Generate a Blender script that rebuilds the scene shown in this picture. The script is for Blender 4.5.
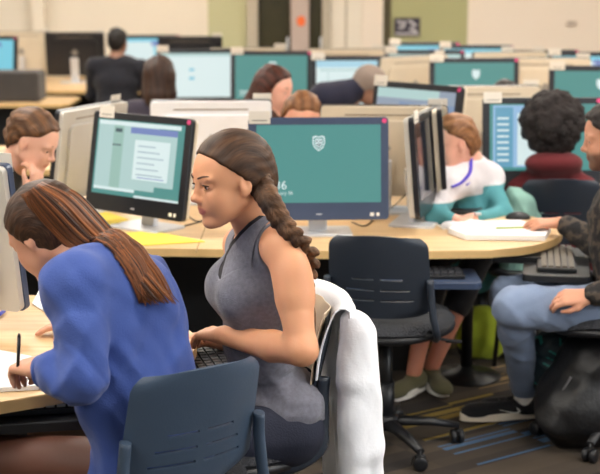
import bpy, bmesh, math, random
import numpy as np
from mathutils import Vector, Matrix
random.seed(7); RNG = np.random.RandomState(7)
for o in list(bpy.data.objects): bpy.data.objects.remove(o)
SC = bpy.context.scene; COL = SC.collection
PI = math.pi
# ---------------------------------------------------------------- camera
F = 1300.0; H = 1.77; TH = math.atan(255 / F)
cd = bpy.data.cameras.new('camera'); cam = bpy.data.objects.new('camera', cd); COL.objects.link(cam)
cam.location = (0, 0, H); cam.rotation_euler = (PI / 2 - TH, 0, 0)
cd.sensor_width = 36; cd.lens = 36 * F / 600; cd.clip_end = 60
cd.dof.use_dof = True; cd.dof.focus_distance = 3.6; cd.dof.aperture_fstop = 3.9
SC.camera = cam
# ---------------------------------------------------------------- world and light
w = bpy.data.worlds.new('world'); SC.world = w; w.use_nodes = True
w.node_tree.nodes['Background'].inputs[0].default_value = (0.86, 0.93, 1.0, 1)
w.node_tree.nodes['Background'].inputs[1].default_value = 0.20
def area(name, loc, rot, sx, sy, power, col):
    l = bpy.data.lights.new(name, 'AREA'); l.shape = 'RECTANGLE'; l.size = sx; l.size_y = sy; l.energy = power; l.color = col
    o = bpy.data.objects.new(name, l); o.location = loc; o.rotation_euler = rot; COL.objects.link(o); return o
PANEL_EMIT = 25.5
area('window_daylight', (4.6, 1.2, 1.9), (0, math.radians(78), 0), 2.0, 3.5, 90, (0.9, 0.95, 1.0))
vs = SC.view_settings
SC.display_settings.display_device = 'sRGB'
vs.view_transform = 'Standard'; vs.look = 'None'; vs.gamma = 1; vs.use_curve_mapping = False; vs.exposure = -0.1
# ---------------------------------------------------------------- measuring helpers
def ray(px, py):
    u = (px - 300) / F; v = (py - 237) / F
    return np.array([u, math.cos(TH) - v * math.sin(TH), -math.sin(TH) - v * math.cos(TH)])
def at(px, py, Y):
    d = ray(px, py); return np.array([0, 0, H]) + d * (Y / d[1])
def onz(px, py, z):
    d = ray(px, py); return np.array([0, 0, H]) + d * ((z - H) / d[2])
# ---------------------------------------------------------------- materials
MATS = {}
def mat(name, col, rough=0.6, metal=0.0, bump=0.0, bscale=60.0, emit=0.0, attr=False, spec=0.5, var=0.0, vscale=8.0, sheen=0.0, sss=0.0, stretch=None, coat=0.0):
    if name in MATS: return MATS[name]
    m = bpy.data.materials.new(name); m.use_nodes = True; nt = m.node_tree; N = nt.nodes; L = nt.links
    b = N['Principled BSDF']; b.inputs['Base Color'].default_value = (*col, 1)
    b.inputs['Roughness'].default_value = rough; b.inputs['Metallic'].default_value = metal
    b.inputs['Specular IOR Level'].default_value = spec
    if sheen: b.inputs['Sheen Weight'].default_value = sheen
    if coat: b.inputs['Coat Weight'].default_value = coat
    if sss:
        b.inputs['Subsurface Weight'].default_value = sss; b.inputs['Subsurface Radius'].default_value = (1.0, 0.35, 0.2); b.inputs['Subsurface Scale'].default_value = 0.008
    tc = N.new('ShaderNodeTexCoord'); mp = N.new('ShaderNodeMapping'); L.new(tc.outputs['Object'], mp.inputs[0])
    if stretch: mp.inputs['Scale'].default_value = stretch
    src = None
    if attr:
        a = N.new('ShaderNodeAttribute'); a.attribute_name = 'Col'; src = a.outputs['Color']
    if var > 0:
        n = N.new('ShaderNodeTexNoise'); n.inputs['Scale'].default_value = vscale; n.inputs['Detail'].default_value = 4
        L.new(mp.outputs[0], n.inputs['Vector'])
        r = N.new('ShaderNodeMapRange'); r.inputs['From Min'].default_value = 0.3; r.inputs['From Max'].default_value = 0.7
        r.inputs['To Min'].default_value = 1 - var; r.inputs['To Max'].default_value = 1 + var
        L.new(n.outputs['Fac'], r.inputs['Value'])
        mx = N.new('ShaderNodeVectorMath'); mx.operation = 'SCALE'
        if src: L.new(src, mx.inputs[0])
        else: mx.inputs[0].default_value = col
        L.new(r.outputs[0], mx.inputs['Scale']); src = mx.outputs[0]
    if src: L.new(src, b.inputs['Base Color'])
    if bump > 0:
        n = N.new('ShaderNodeTexNoise'); n.inputs['Scale'].default_value = bscale; n.inputs['Detail'].default_value = 3
        L.new(mp.outputs[0], n.inputs['Vector'])
        bp = N.new('ShaderNodeBump'); bp.inputs['Strength'].default_value = bump; bp.inputs['Distance'].default_value = 0.01
        L.new(n.outputs['Fac'], bp.inputs['Height']); L.new(bp.outputs[0], b.inputs['Normal'])
    if emit:
        b.inputs['Emission Color'].default_value = (*col, 1); b.inputs['Emission Strength'].default_value = emit
        b.inputs['Base Color'].default_value = (0.02, 0.02, 0.02, 1)
    MATS[name] = m; return m
def lin(*c):
    return tuple(((x / 255) / 12.92 if x / 255 <= 0.04045 else ((x / 255 + 0.055) / 1.055) ** 2.4) for x in c)
# wood
def wood_mat():
    m = mat('maple_laminate', lin(226, 192, 140), 0.38)
    nt = m.node_tree; N = nt.nodes; L = nt.links; b = N['Principled BSDF']
    tc = N.new('ShaderNodeTexCoord'); mp = N.new('ShaderNodeMapping'); mp.inputs['Scale'].default_value = (1.2, 14, 14)
    n = N.new('ShaderNodeTexNoise'); n.inputs['Scale'].default_value = 3; n.inputs['Detail'].default_value = 6
    r = N.new('ShaderNodeValToRGB'); r.color_ramp.elements[0].color = (*lin(204, 166, 118), 1); r.color_ramp.elements[1].color = (*lin(226, 194, 148), 1)
    r.color_ramp.elements[0].position = 0.3; r.color_ramp.elements[1].position = 0.7
    L.new(tc.outputs['Object'], mp.inputs[0]); L.new(mp.outputs[0], n.inputs['Vector']); L.new(n.outputs['Fac'], r.inputs[0]); L.new(r.outputs[0], b.inputs['Base Color'])
    return m
WOOD = wood_mat()
EDGE = mat('table_edge', lin(214, 178, 122), 0.45, var=0.06, vscale=12)
BLACK = mat('black_plastic', lin(22, 23, 27), 0.42, var=0.1)
BLACKM = mat('black_metal', lin(16, 16, 18), 0.4, bump=0.05)
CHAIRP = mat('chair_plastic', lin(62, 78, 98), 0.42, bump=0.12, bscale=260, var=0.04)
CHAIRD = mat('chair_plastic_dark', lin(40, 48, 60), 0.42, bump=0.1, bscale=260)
SILVER = mat('silver_plastic', lin(205, 208, 214), 0.35, 0.3, var=0.03)
BEZEL = mat('monitor_bezel', lin(30, 32, 38), 0.3, var=0.05)
BEZELB = mat('monitor_bezel_blue', lin(66, 78, 104), 0.3, var=0.05)
CASEW = mat('case_white', lin(226, 226, 230), 0.45, var=0.03)
CASEB = mat('case_beige', lin(206, 194, 174), 0.45, var=0.03)
CASEG = mat('case_grey', lin(190, 186, 178), 0.4, 0.1, var=0.03)
WHITE = mat('white_card', lin(240, 238, 232), 0.7, var=0.02)
PAPER = mat('paper', lin(238, 238, 240), 0.8, bump=0.05, bscale=20)
PINK = mat('pink_sticker', lin(225, 70, 130), 0.6, var=0.05)
YELLOW = mat('yellow_folder', lin(238, 214, 84), 0.65, var=0.04)
TEAL = mat('screen_teal', lin(66, 142, 138), emit=1.0)
SWHITE = mat('screen_white', lin(222, 240, 240), emit=1.0)
SPALE = mat('screen_pale', lin(176, 208, 206), emit=1.0)
SBLUE = mat('screen_blue', lin(110, 130, 190), emit=1.0)
SCYAN = mat('screen_cyan', lin(90, 190, 215), emit=1.0)
SGREY = mat('screen_grey', lin(150, 165, 185), emit=0.9)
SDARK = mat('screen_ink', lin(60, 90, 100), emit=0.8)
SOFF = mat('screen_reflective', lin(30, 36, 46), 0.08, var=0.02)
# ---------------------------------------------------------------- tags
def tag(o, label=None, cat=None, group=None, kind=None):
    if label: o['label'] = label
    if cat: o['category'] = cat
    if group: o['group'] = group
    if kind: o['kind'] = kind
    return o
def empty(name, loc=(0, 0, 0), rz=0):
    o = bpy.data.objects.new(name, None); o.location = loc; o.rotation_euler = (0, 0, rz); COL.objects.link(o); return o
def link(name, me, parent=None):
    o = bpy.data.objects.new(name, me); COL.objects.link(o)
    if parent: o.parent = parent
    return o
class MB:
    def __init__(s): s.bm = bmesh.new(); s.mats = []
    def mi(s, m):
        if m not in s.mats: s.mats.append(m)
        return s.mats.index(m)
    def _xf(s, vs, loc, rot):
        M = Matrix.Translation(Vector(loc)) @ (rot.to_4x4() if isinstance(rot, Matrix) else Matrix.Rotation(rot[2], 4, 'Z') @ Matrix.Rotation(rot[1], 4, 'Y') @ Matrix.Rotation(rot[0], 4, 'X'))
        for v in vs: v.co = M @ v.co
    def box(s, loc, size, m, rot=(0, 0, 0), bev=0.0, seg=2):
        i = s.mi(m); r = bmesh.ops.create_cube(s.bm, size=1); vs = r['verts']
        for v in vs: v.co = Vector((v.co.x * size[0], v.co.y * size[1], v.co.z * size[2]))
        s._xf(vs, loc, rot)
        fs = {f for v in vs for f in v.link_faces}
        if bev > 0:
            es = {e for v in vs for e in v.link_edges}
            rr = bmesh.ops.bevel(s.bm, geom=list(es), offset=bev, segments=seg, profile=0.5, affect='EDGES')
            fs = {f for v in rr['verts'] for f in v.link_faces} | {f for f in fs if f.is_valid}
        for f in fs: f.material_index = i; f.smooth = bev > 0 and False
        return s
    def prism(s, pts, z0, z1, m, mside=None, loc=(0, 0, 0), rot=(0, 0, 0), bev=0.0):
        i = s.mi(m); j = s.mi(mside or m)
        lo = [s.bm.verts.new((p[0], p[1], z0)) for p in pts]; hi = [s.bm.verts.new((p[0], p[1], z1)) for p in pts]
        a = s.bm.faces.new(hi); b = s.bm.faces.new(lo[::-1]); a.material_index = i; b.material_index = i
        n = len(pts)
        for k in range(n):
            f = s.bm.faces.new((lo[k], lo[(k + 1) % n], hi[(k + 1) % n], hi[k])); f.material_index = j
        if bev:
            rr = bmesh.ops.bevel(s.bm, geom=list(a.edges), offset=bev, segments=2, profile=0.5, affect='EDGES')
            allv = set(lo) | set(rr['verts'])
            for f in rr['faces']: f.material_index = j
            allv |= {v for f in rr['faces'] for v in f.verts}
            vs = [v for v in allv if v.is_valid] + [v for v in hi if v.is_valid]
            vs = list(set(vs)); 
        else: vs = lo + hi
        s._xf(vs, loc, rot); return s
    def tube(s, path, rad, m, seg=10, flat=1.0, cap=True):
        i = s.mi(m); P = [Vector(p) for p in path]; n = len(P)
        if not hasattr(rad, '__len__'): rad = [rad] * n
        up = None; rings = []
        for k in range(n):
            t = (P[min(k + 1, n - 1)] - P[max(k - 1, 0)]).normalized()
            if up is None:
                up = Vector((0, 0, 1)) if abs(t.z) < 0.9 else Vector((0, 1, 0))
            a = t.cross(up).normalized(); b = a.cross(t).normalized(); up = b
            rings.append([s.bm.verts.new(P[k] + rad[k] * (a * math.cos(2 * PI * q / seg) + b * flat * math.sin(2 * PI * q / seg))) for q in range(seg)])
        for k in range(n - 1):
            for q in range(seg):
                f = s.bm.faces.new((rings[k][q], rings[k][(q + 1) % seg], rings[k + 1][(q + 1) % seg], rings[k + 1][q])); f.material_index = i; f.smooth = True
        if cap:
            for rg in (rings[0], rings[-1][::-1]):
                f = s.bm.faces.new(rg); f.material_index = i
        return s
    def cyl(s, a, b, r, m, seg=20): return s.tube([a, b], r, m, seg)
    def lathe(s, prof, m, loc=(0, 0, 0), seg=24, rot=(0, 0, 0)):
        i = s.mi(m); rings = []; allv = []
        for r, z in prof:
            ring = [s.bm.verts.new((max(r, 1e-4) * math.cos(2 * PI * q / seg), max(r, 1e-4) * math.sin(2 * PI * q / seg), z)) for q in range(seg)]
            rings.append(ring); allv += ring
        for k in range(len(rings) - 1):
            for q in range(seg):
                f = s.bm.faces.new((rings[k][q], rings[k][(q + 1) % seg], rings[k + 1][(q + 1) % seg], rings[k + 1][q])); f.material_index = i; f.smooth = True
        for rg in (rings[0][::-1], rings[-1]):
            f = s.bm.faces.new(rg); f.material_index = i
        s._xf(allv, loc, rot); return s
    def poly(s, pts, m, smooth=False):
        f = s.bm.faces.new([s.bm.verts.new(p) for p in pts]); f.material_index = s.mi(m); f.smooth = smooth; return s
    def grid(s, fn, nu, nv, m, thick=0.0, skip=None):
        i = s.mi(m); V = [[Vector(fn(u, v)) for v in range(nv)] for u in range(nu)]
        def vert(u, v): return V[u][v]
        top = [[s.bm.verts.new(V[u][v]) for v in range(nv)] for u in range(nu)]
        if thick:
            bot = []
            for u in range(nu):
                row = []
                for v in range(nv):
                    du = V[min(u + 1, nu - 1)][v] - V[max(u - 1, 0)][v]; dv = V[u][min(v + 1, nv - 1)] - V[u][max(v - 1, 0)]
                    row.append(s.bm.verts.new(V[u][v] - du.cross(dv).normalized() * thick))
                bot.append(row)
        def has(u, v): return 0 <= u < nu - 1 and 0 <= v < nv - 1 and not (skip and skip(u, v))
        for u in range(nu - 1):
            for v in range(nv - 1):
                if not has(u, v): continue
                f = s.bm.faces.new((top[u][v], top[u + 1][v], top[u + 1][v + 1], top[u][v + 1])); f.material_index = i; f.smooth = True
                if thick:
                    f = s.bm.faces.new((bot[u][v + 1], bot[u + 1][v + 1], bot[u + 1][v], bot[u][v])); f.material_index = i; f.smooth = True
                    for (du, dv, a, b) in ((-1, 0, (u, v), (u, v + 1)), (1, 0, (u + 1, v + 1), (u + 1, v)), (0, -1, (u + 1, v), (u, v)), (0, 1, (u, v + 1), (u + 1, v + 1))):
                        if not has(u + du, v + dv):
                            f = s.bm.faces.new([s.bm.verts.new(q.co) for q in (top[a[0]][a[1]], top[b[0]][b[1]], bot[b[0]][b[1]], bot[a[0]][a[1]])]); f.material_index = i
        return s
    def build(s, name, parent=None, recalc=True):
        if recalc: bmesh.ops.recalc_face_normals(s.bm, faces=s.bm.faces[:])
        me = bpy.data.meshes.new(name); s.bm.to_mesh(me); s.bm.free()
        for m in s.mats: me.materials.append(m)
        return link(name, me, parent)
def children(o): return [c for c in bpy.data.objects if c.parent == o]
def copy_tree(o, parent=None):
    c = o.copy(); COL.objects.link(c); c.parent = parent
    for ch in children(o): copy_tree(ch, c)
    return c
def rrect(w, h, r, n=5):
    out = []
    for cx, cy, a0 in ((w / 2 - r, h / 2 - r, 0), (-w / 2 + r, h / 2 - r, 90), (-w / 2 + r, -h / 2 + r, 180), (w / 2 - r, -h / 2 + r, 270)):
        for k in range(n): a = math.radians(a0 + 90 * k / (n - 1)); out.append((cx + r * math.cos(a), cy + r * math.sin(a)))
    return out
def smooth_path(pts, n=8):
    P = [np.array(p, float) for p in pts]; P = [2 * P[0] - P[1]] + P + [2 * P[-1] - P[-2]]; out = []
    for i in range(1, len(P) - 2):
        for k in range(n):
            t = k / n
            out.append(0.5 * ((2 * P[i]) + (-P[i - 1] + P[i + 1]) * t + (2 * P[i - 1] - 5 * P[i] + 4 * P[i + 1] - P[i + 2]) * t * t + (-P[i - 1] + 3 * P[i] - 3 * P[i + 1] + P[i + 2]) * t ** 3))
    out.append(P[-2]); return out
# ---------------------------------------------------------------- solid blending (continuous surfaces)
def smn(a, b, k):
    if k <= 0: return np.minimum(a, b)
    h = np.clip(0.5 + 0.5 * (b - a) / k, 0, 1); return b + (a - b) * h - k * h * (1 - h)
def v3(p): return np.array(p, dtype=np.float64)
class Solid:
    def __init__(s): s.ops = []; s.lo = []; s.hi = []
    def clone(s):
        c = Solid(); c.ops = list(s.ops); c.lo = list(s.lo); c.hi = list(s.hi); return c
    def _b(s, *pr):
        for p, r in pr: s.lo.append(v3(p) - r); s.hi.append(v3(p) + r)
    def cap(s, a, b, ra, rb=None, k=0.02, op='u'):
        a = v3(a); b = v3(b); rb = ra if rb is None else rb; ab = b - a; L2 = max(ab.dot(ab), 1e-9)
        if op == 'u': s._b((a, ra), (b, rb))
        def f(P):
            q = P - a; t = np.clip(q @ ab / L2, 0, 1); d = q - t[..., None] * ab
            return np.sqrt((d * d).sum(-1)) - (ra + (rb - ra) * t)
        s.ops.append((op, f, k)); return s
    def ell(s, c, r, R=None, k=0.02, op='u'):
        c = v3(c); r = v3(r); R = np.eye(3) if R is None else R
        if op == 'u': s._b((c, r.max()))
        def f(P):
            q = (P - c) @ R; a = q / r; k0 = np.sqrt((a * a).sum(-1)); b = q / (r * r); k1 = np.sqrt((b * b).sum(-1))
            return k0 * (k0 - 1) / np.maximum(k1, 1e-6)
        s.ops.append((op, f, k)); return s
    def chain(s, pts, rs, k=0.02, op='u'):
        for i in range(len(pts) - 1): s.cap(pts[i], pts[i + 1], rs[i], rs[i + 1], k if i == 0 else min(k, 0.012), op)
        return s
    def offset(s, t): s.ops.append(('off', lambda P: t, 0)); return s
    def disp(s, g): s.ops.append(('off', g, 0)); return s
    def cut(s, f, k=0.0): s.ops.append(('i', f, k)); return s
    def mesh(s, name, h, mats, parent=None, color=None, lo=None, hi=None):
        lo = np.min(s.lo, 0) - 4 * h - 0.01 if lo is None else v3(lo); hi = np.max(s.hi, 0) + 4 * h + 0.01 if hi is None else v3(hi)
        B = 8; nb = np.ceil((hi - lo) / (h * B)).astype(int); Rb = B * h * 0.87
        g = np.stack(np.meshgrid(*[np.arange(n) for n in nb], indexing='ij'), -1).reshape(-1, 3)
        C = lo + (g * B + (B - 1) / 2) * h
        D = np.full(len(C), 1e3); dcs = []
        for op, f, k in s.ops:
            if op == 'u': d = f(C); D = smn(D, d, k); dcs.append(d)
            elif op == 's': d = f(C); D = -smn(-D, d, k); dcs.append(d)
            elif op == 'i': d = f(C); D = -smn(-D, -d, k); dcs.append(None)
            else: D = D - f(C); dcs.append(None)
        act = np.abs(D) < Rb * 1.5 + 0.02
        full = np.repeat(np.repeat(np.repeat(D.reshape(nb).astype(np.float32), B, 0), B, 1), B, 2)
        ga = g[act]; off = np.stack(np.meshgrid(*[np.arange(B)] * 3, indexing='ij'), -1).reshape(-1, 3)
        P = lo + (ga[:, None, :] * B + off[None]) * h
        DD = np.full(P.shape[:2], 1e3)
        for (op, f, k), dc in zip(s.ops, dcs):
            if dc is not None:
                mk = dc[act] < 2 * Rb * 1.3 + k + 0.03
                if not mk.any(): continue
                d = f(P[mk]); DD[mk] = smn(DD[mk], d, k) if op == 'u' else -smn(-DD[mk], d, k)
            elif op == 'i': DD = -smn(-DD, -f(P), k)
            else: DD = DD - f(P)
        idx = ga[:, None, :] * B + off[None]
        full[idx[..., 0], idx[..., 1], idx[..., 2]] = DD
        full[full == 0] = 1e-6
        # surface nets
        ins = full < 0
        nx, ny, nz = full.shape
        cs = np.zeros((nx - 1, ny - 1, nz - 1), dtype=np.uint8)
        for a in (0, 1):
            for b in (0, 1):
                for c in (0, 1): cs += ins[a:nx - 1 + a, b:ny - 1 + b, c:nz - 1 + c]
        cells = np.argwhere((cs > 0) & (cs < 8))
        vid = np.full(cs.shape, -1, dtype=np.int64); vid[cells[:, 0], cells[:, 1], cells[:, 2]] = np.arange(len(cells))
        acc = np.zeros((len(cells), 3)); cnt = np.zeros(len(cells))
        corners = [(a, b, c) for a in (0, 1) for b in (0, 1) for c in (0, 1)]
        vals = {co: full[cells[:, 0] + co[0], cells[:, 1] + co[1], cells[:, 2] + co[2]] for co in corners}
        for co in corners:
            for ax in range(3):
                if co[ax] == 0:
                    c2 = list(co); c2[ax] = 1; c2 = tuple(c2); va, vb = vals[co], vals[c2]
                    m = (va < 0) != (vb < 0); t = np.where(m, va / np.where(m, va - vb, 1), 0)
                    p = np.tile(np.array(co, float), (len(cells), 1)); p[:, ax] += t
                    acc[m] += p[m]; cnt[m] += 1
        V = lo + (cells + acc / np.maximum(cnt, 1)[:, None]) * h
        quads = []
        for ax in range(3):
            o1, o2 = [(1, 2), (2, 0), (0, 1)][ax]
            sl = [slice(0, n) for n in full.shape]; s2 = list(sl); sl[ax] = slice(0, full.shape[ax] - 1); s2[ax] = slice(1, full.shape[ax])
            A = ins[tuple(sl)]; Bq = ins[tuple(s2)]
            e = np.argwhere(A != Bq)
            e = e[(e[:, o1] > 0) & (e[:, o2] > 0) & (e[:, o1] < full.shape[o1] - 1) & (e[:, o2] < full.shape[o2] - 1)]
            def cell(d1, d2):
                q = e.copy(); q[:, o1] -= d1; q[:, o2] -= d2; return vid[q[:, 0], q[:, 1], q[:, 2]]
            q = np.stack([cell(1, 1), cell(0, 1), cell(0, 0), cell(1, 0)], 1)
            flip = ~A[e[:, 0], e[:, 1], e[:, 2]]; q[flip] = q[flip][:, ::-1]
            quads.append(q)
        Q = np.concatenate(quads); Q = Q[(Q >= 0).all(1)]
        # light relaxation keeps the surface even
        for it in range(1):
            A2 = np.zeros_like(V); c2 = np.zeros(len(V))
            for i in range(4):
                a, b = Q[:, i], Q[:, (i + 1) % 4]
                for dim in range(3): A2[:, dim] += np.bincount(a, V[b, dim], len(V))
                c2 += np.bincount(a, minlength=len(V))
            V = V * 0.5 + 0.5 * A2 / np.maximum(c2, 1)[:, None]
        me = bpy.data.meshes.new(name); me.vertices.add(len(V)); me.vertices.foreach_set('co', V.astype(np.float32).ravel())
        me.loops.add(len(Q) * 4); me.loops.foreach_set('vertex_index', Q.astype(np.int32).ravel())
        me.polygons.add(len(Q)); me.polygons.foreach_set('loop_start', (np.arange(len(Q)) * 4).astype(np.int32)); me.polygons.foreach_set('loop_total', np.full(len(Q), 4, dtype=np.int32))
        me.update(calc_edges=True); me.polygons.foreach_set('use_smooth', np.ones(len(Q), dtype=bool))
        for m in (mats if isinstance(mats, (list, tuple)) else [mats]): me.materials.append(m)
        if color is not None and hasattr(color, 'flow'):
            fa = me.attributes.new('Flow', 'FLOAT_VECTOR', 'POINT'); fa.data.foreach_set('vector', color.flow(V).astype(np.float32).ravel())
        if color is not None:
            ca = me.color_attributes.new('Col', 'FLOAT_COLOR', 'POINT'); c = np.ones((len(V), 4)); c[:, :3] = color(V)
            ca.data.foreach_set('color', c.astype(np.float32).ravel())
        return link(name, me, parent)
def folds(seed, amp, sc, n=5, dirs=None):
    r = np.random.RandomState(seed); Ks = []
    for i in range(n):
        d = r.randn(3) if dirs is None else v3(dirs) + 0.45 * r.randn(3)
        d /= np.linalg.norm(d); Ks.append((d * sc * (0.6 + r.rand()) * 0.8, r.rand() * 6.28, r.randn(3) * sc * 0.35, r.rand() * 6.28, r.randn(3) * sc * 0.3, r.rand() * 6.28))
    def g(P):
        out = 0
        for kd, ph, kw, pw, km, pm in Ks:
            a = np.sin(P @ kd + ph + 1.5 * np.sin(P @ kw + pw)); m = np.clip(0.5 + np.sin(P @ km + pm), 0, 1)
            out = out + m * (np.exp(-((1 - a) / 0.35)) - 0.7 * np.exp(-((1 + a) / 0.22)))
        return amp * out * 0.85
    return g
# ---------------------------------------------------------------- anatomy
def frame(fwd, up=(0, 0, 1)):
    x = v3(fwd); x /= np.linalg.norm(x); y = np.cross(v3(up), x); y /= np.linalg.norm(y); z = np.cross(x, y)
    return np.stack([x, y, z], 1)
def head(S, o, fwd, up=(0, 0, 1), sc=1.0, male=False, ears=(1, -1)):
    R = frame(fwd, up); o = v3(o)
    def T(p): return o + R @ (v3(p) * sc)
    E = lambda c, r, k=0.02, op='u': S.ell(T(c), v3(r) * sc, R, k * sc, op)
    C = lambda a, b, ra, rb, k=0.015, op='u': S.cap(T(a), T(b), ra * sc, rb * sc, k * sc, op)
    j = 1.12 if male else 1.0
    E((-0.012, 0, 0.030), (0.096, 0.075, 0.085), 0.03)
    E((0.030, 0, 0.012), (0.060, 0.062, 0.072), 0.03)
    E((0.036, 0, -0.045), (0.050, 0.044 * j, 0.056), 0.03)
    for y in (1, -1):
        C((-0.002, y * 0.054 * j, -0.052), (0.060, y * 0.018, -0.094), 0.014 * j, 0.013 * j, 0.028)
        E((0.056, y * 0.034, -0.028), (0.024, 0.019, 0.022), 0.026); E((0.046, y * 0.031, -0.052), (0.032, 0.021, 0.030), 0.026)
        E((0.0775, y * 0.031, 0.001), (0.014, 0.019, 0.011), 0.012, 's')
        E((0.0710, y * 0.031, 0.0005), (0.0140, 0.0165, 0.0125), 0.004)
        for a_, b_2, rr in (((0.0795, 0.016, 0.0035), (0.0868, 0.030, 0.0078), 0.0032), ((0.0868, 0.030, 0.0078), (0.0765, 0.046, 0.0030), 0.0032), ((0.079, 0.018, -0.0045), (0.0850, 0.030, -0.0075), 0.0030), ((0.0850, 0.030, -0.0075), (0.0765, 0.045, -0.0020), 0.0030)):
            C((a_[0], y * a_[1], a_[2]), (b_2[0], y * b_2[1], b_2[2]), rr, rr, 0.003)
        E((0.077, y * 0.032, 0.0205), (0.010, 0.022, 0.006), 0.014)
        E((0.0965, y * 0.0105, -0.0335), (0.009, 0.0065, 0.0065), 0.007)
    for y in ears:
        E((-0.004, y * 0.0745, -0.006), (0.019, 0.0085, 0.031), 0.004)
        E((-0.002, y * 0.0835, -0.004), (0.009, 0.006, 0.016), 0.004, 's')
        E((0.002, y * 0.071, -0.032), (0.008, 0.007, 0.010), 0.006)
    C((0.083, 0, 0.014), (0.1055, 0, -0.0245), 0.0065, 0.0075, 0.012)
    E((0.1065, 0, -0.0275), (0.0105, 0.0095, 0.0085), 0.008)
    E((0.080, 0, -0.055), (0.016, 0.026, 0.020), 0.016)
    E((0.0935, 0, -0.0555), (0.0065, 0.020, 0.0048), 0.004)
    E((0.0925, 0, -0.0655), (0.0070, 0.017, 0.0055), 0.004)
    E((0.0775, 0, -0.094), (0.017 * j, 0.021 * j, 0.016), 0.018)
    return T, R, sc
def head_color(T, R, sc, skin, lips, beard=None, blush=0.06):
    o = T((0, 0, 0))
    def col(V):
        L = (V - o) @ R / sc; c = np.tile(v3(skin), (len(V), 1))
        # cheek and nose warmth
        for cc in ((0.07, 0.04, -0.03), (0.07, -0.04, -0.03), (0.11, 0, -0.03), (0, 0.08, 0), (0, -0.08, 0)):
            d = np.linalg.norm(L - v3(cc), axis=1); wgt = np.clip(1 - d / 0.035, 0, 1)[:, None] * blush * 3
            c = c * (1 - wgt) + c * v3((1.04, 0.93, 0.90)) * wgt
        q = (L - v3((0.095, 0, -0.0605))) / v3((0.014, 0.0215, 0.0095)); m = np.clip((1.15 - np.linalg.norm(q, axis=1)) * 5, 0, 1)[:, None]
        c = c * (1 - m) + v3(lips) * m
        if beard is not None:
            m = np.clip((-0.035 - L[:, 2] + np.clip(0.06 - L[:, 0], 0, 0.05) * 0.7) * 60, 0, 1) * (L[:, 2] > -0.125) * (L[:, 0] > -0.01)
            m = (m * 0.75)[:, None]; c = c * (1 - m) + v3(beard) * m
        return c
    return col
def face_parts(T, R, sc, parent, iris, brow, h=0.002, lash=True):
    ew = mat('eye_white', lin(214, 206, 200), 0.25); ir = mat('iris_' + iris[0], iris[1], 0.2); pu = mat('pupil', (0.01, 0.01, 0.01), 0.1)
    from mathutils.bvhtree import BVHTree
    bv = BVHTree.FromPolygons([v.co for v in parent.data.vertices], [p.vertices[:] for p in parent.data.polygons]) if lash else None
    for y in (1, -1):
        b = MB(); b.mi(ew); b.mi(ir); b.mi(pu); r = 0.0128 * sc
        res = bmesh.ops.create_uvsphere(b.bm, u_segments=20, v_segments=16, radius=r)
        for f in b.bm.faces:
            z = f.calc_center_median().normalized().z; f.material_index = 2 if z > 0.95 else (1 if z > 0.80 else 0); f.smooth = True
        Rm = Matrix([list(R[i]) for i in range(3)]) @ Matrix.Rotation(PI / 2 + 0.12, 3, 'Y')
        b._xf(list(b.bm.verts), T((0.0738, y * 0.031, 0.0)), Rm)
        b.build('eye', parent)
        if lash:
            b = MB(); pts = [T((0.0900 - 0.9 * (abs(t) ** 2) * 0.010, y * (0.031 + t * 0.015), 0.0062 - 0.0045 * t * t * (1 if t < 0 else 0.7))) for t in np.linspace(-1, 1, 9)]
            b.tube(pts, [0.001 * sc] + [0.0021 * sc] * 7 + [0.0014 * sc], brow, 6); b.build('eyelash', parent)
            b = MB(); pts = [T((0.0885 - 1.0 * (abs(t) ** 2) * 0.010, y * (0.031 + t * 0.0145), -0.0062 + 0.004 * t * t)) for t in np.linspace(-1, 1, 9)]
            b.tube(pts, [0.0006 * sc] * 9, brow, 6); b.build('lower_lid', parent)
        b = MB(); pts = [T((0.0905 - 0.014 * max(t, 0) ** 1.6, y * (0.013 + t * 0.036), 0.0225 + 0.004 * math.sin(t * 2.4))) for t in np.linspace(0, 1, 9)]
        if bv is not None: pts = [(lambda q_: v3(q_[0] + q_[1] * 0.0006))(bv.find_nearest(Vector(p_))) for p_ in pts]
        b.tube(pts, [0.0022 * sc, 0.003 * sc, 0.0032 * sc, 0.0031 * sc, 0.003 * sc, 0.0027 * sc, 0.0023 * sc, 0.0018 * sc, 0.001 * sc], brow, 8, flat=0.8); b.build('eyebrow', parent)
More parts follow.
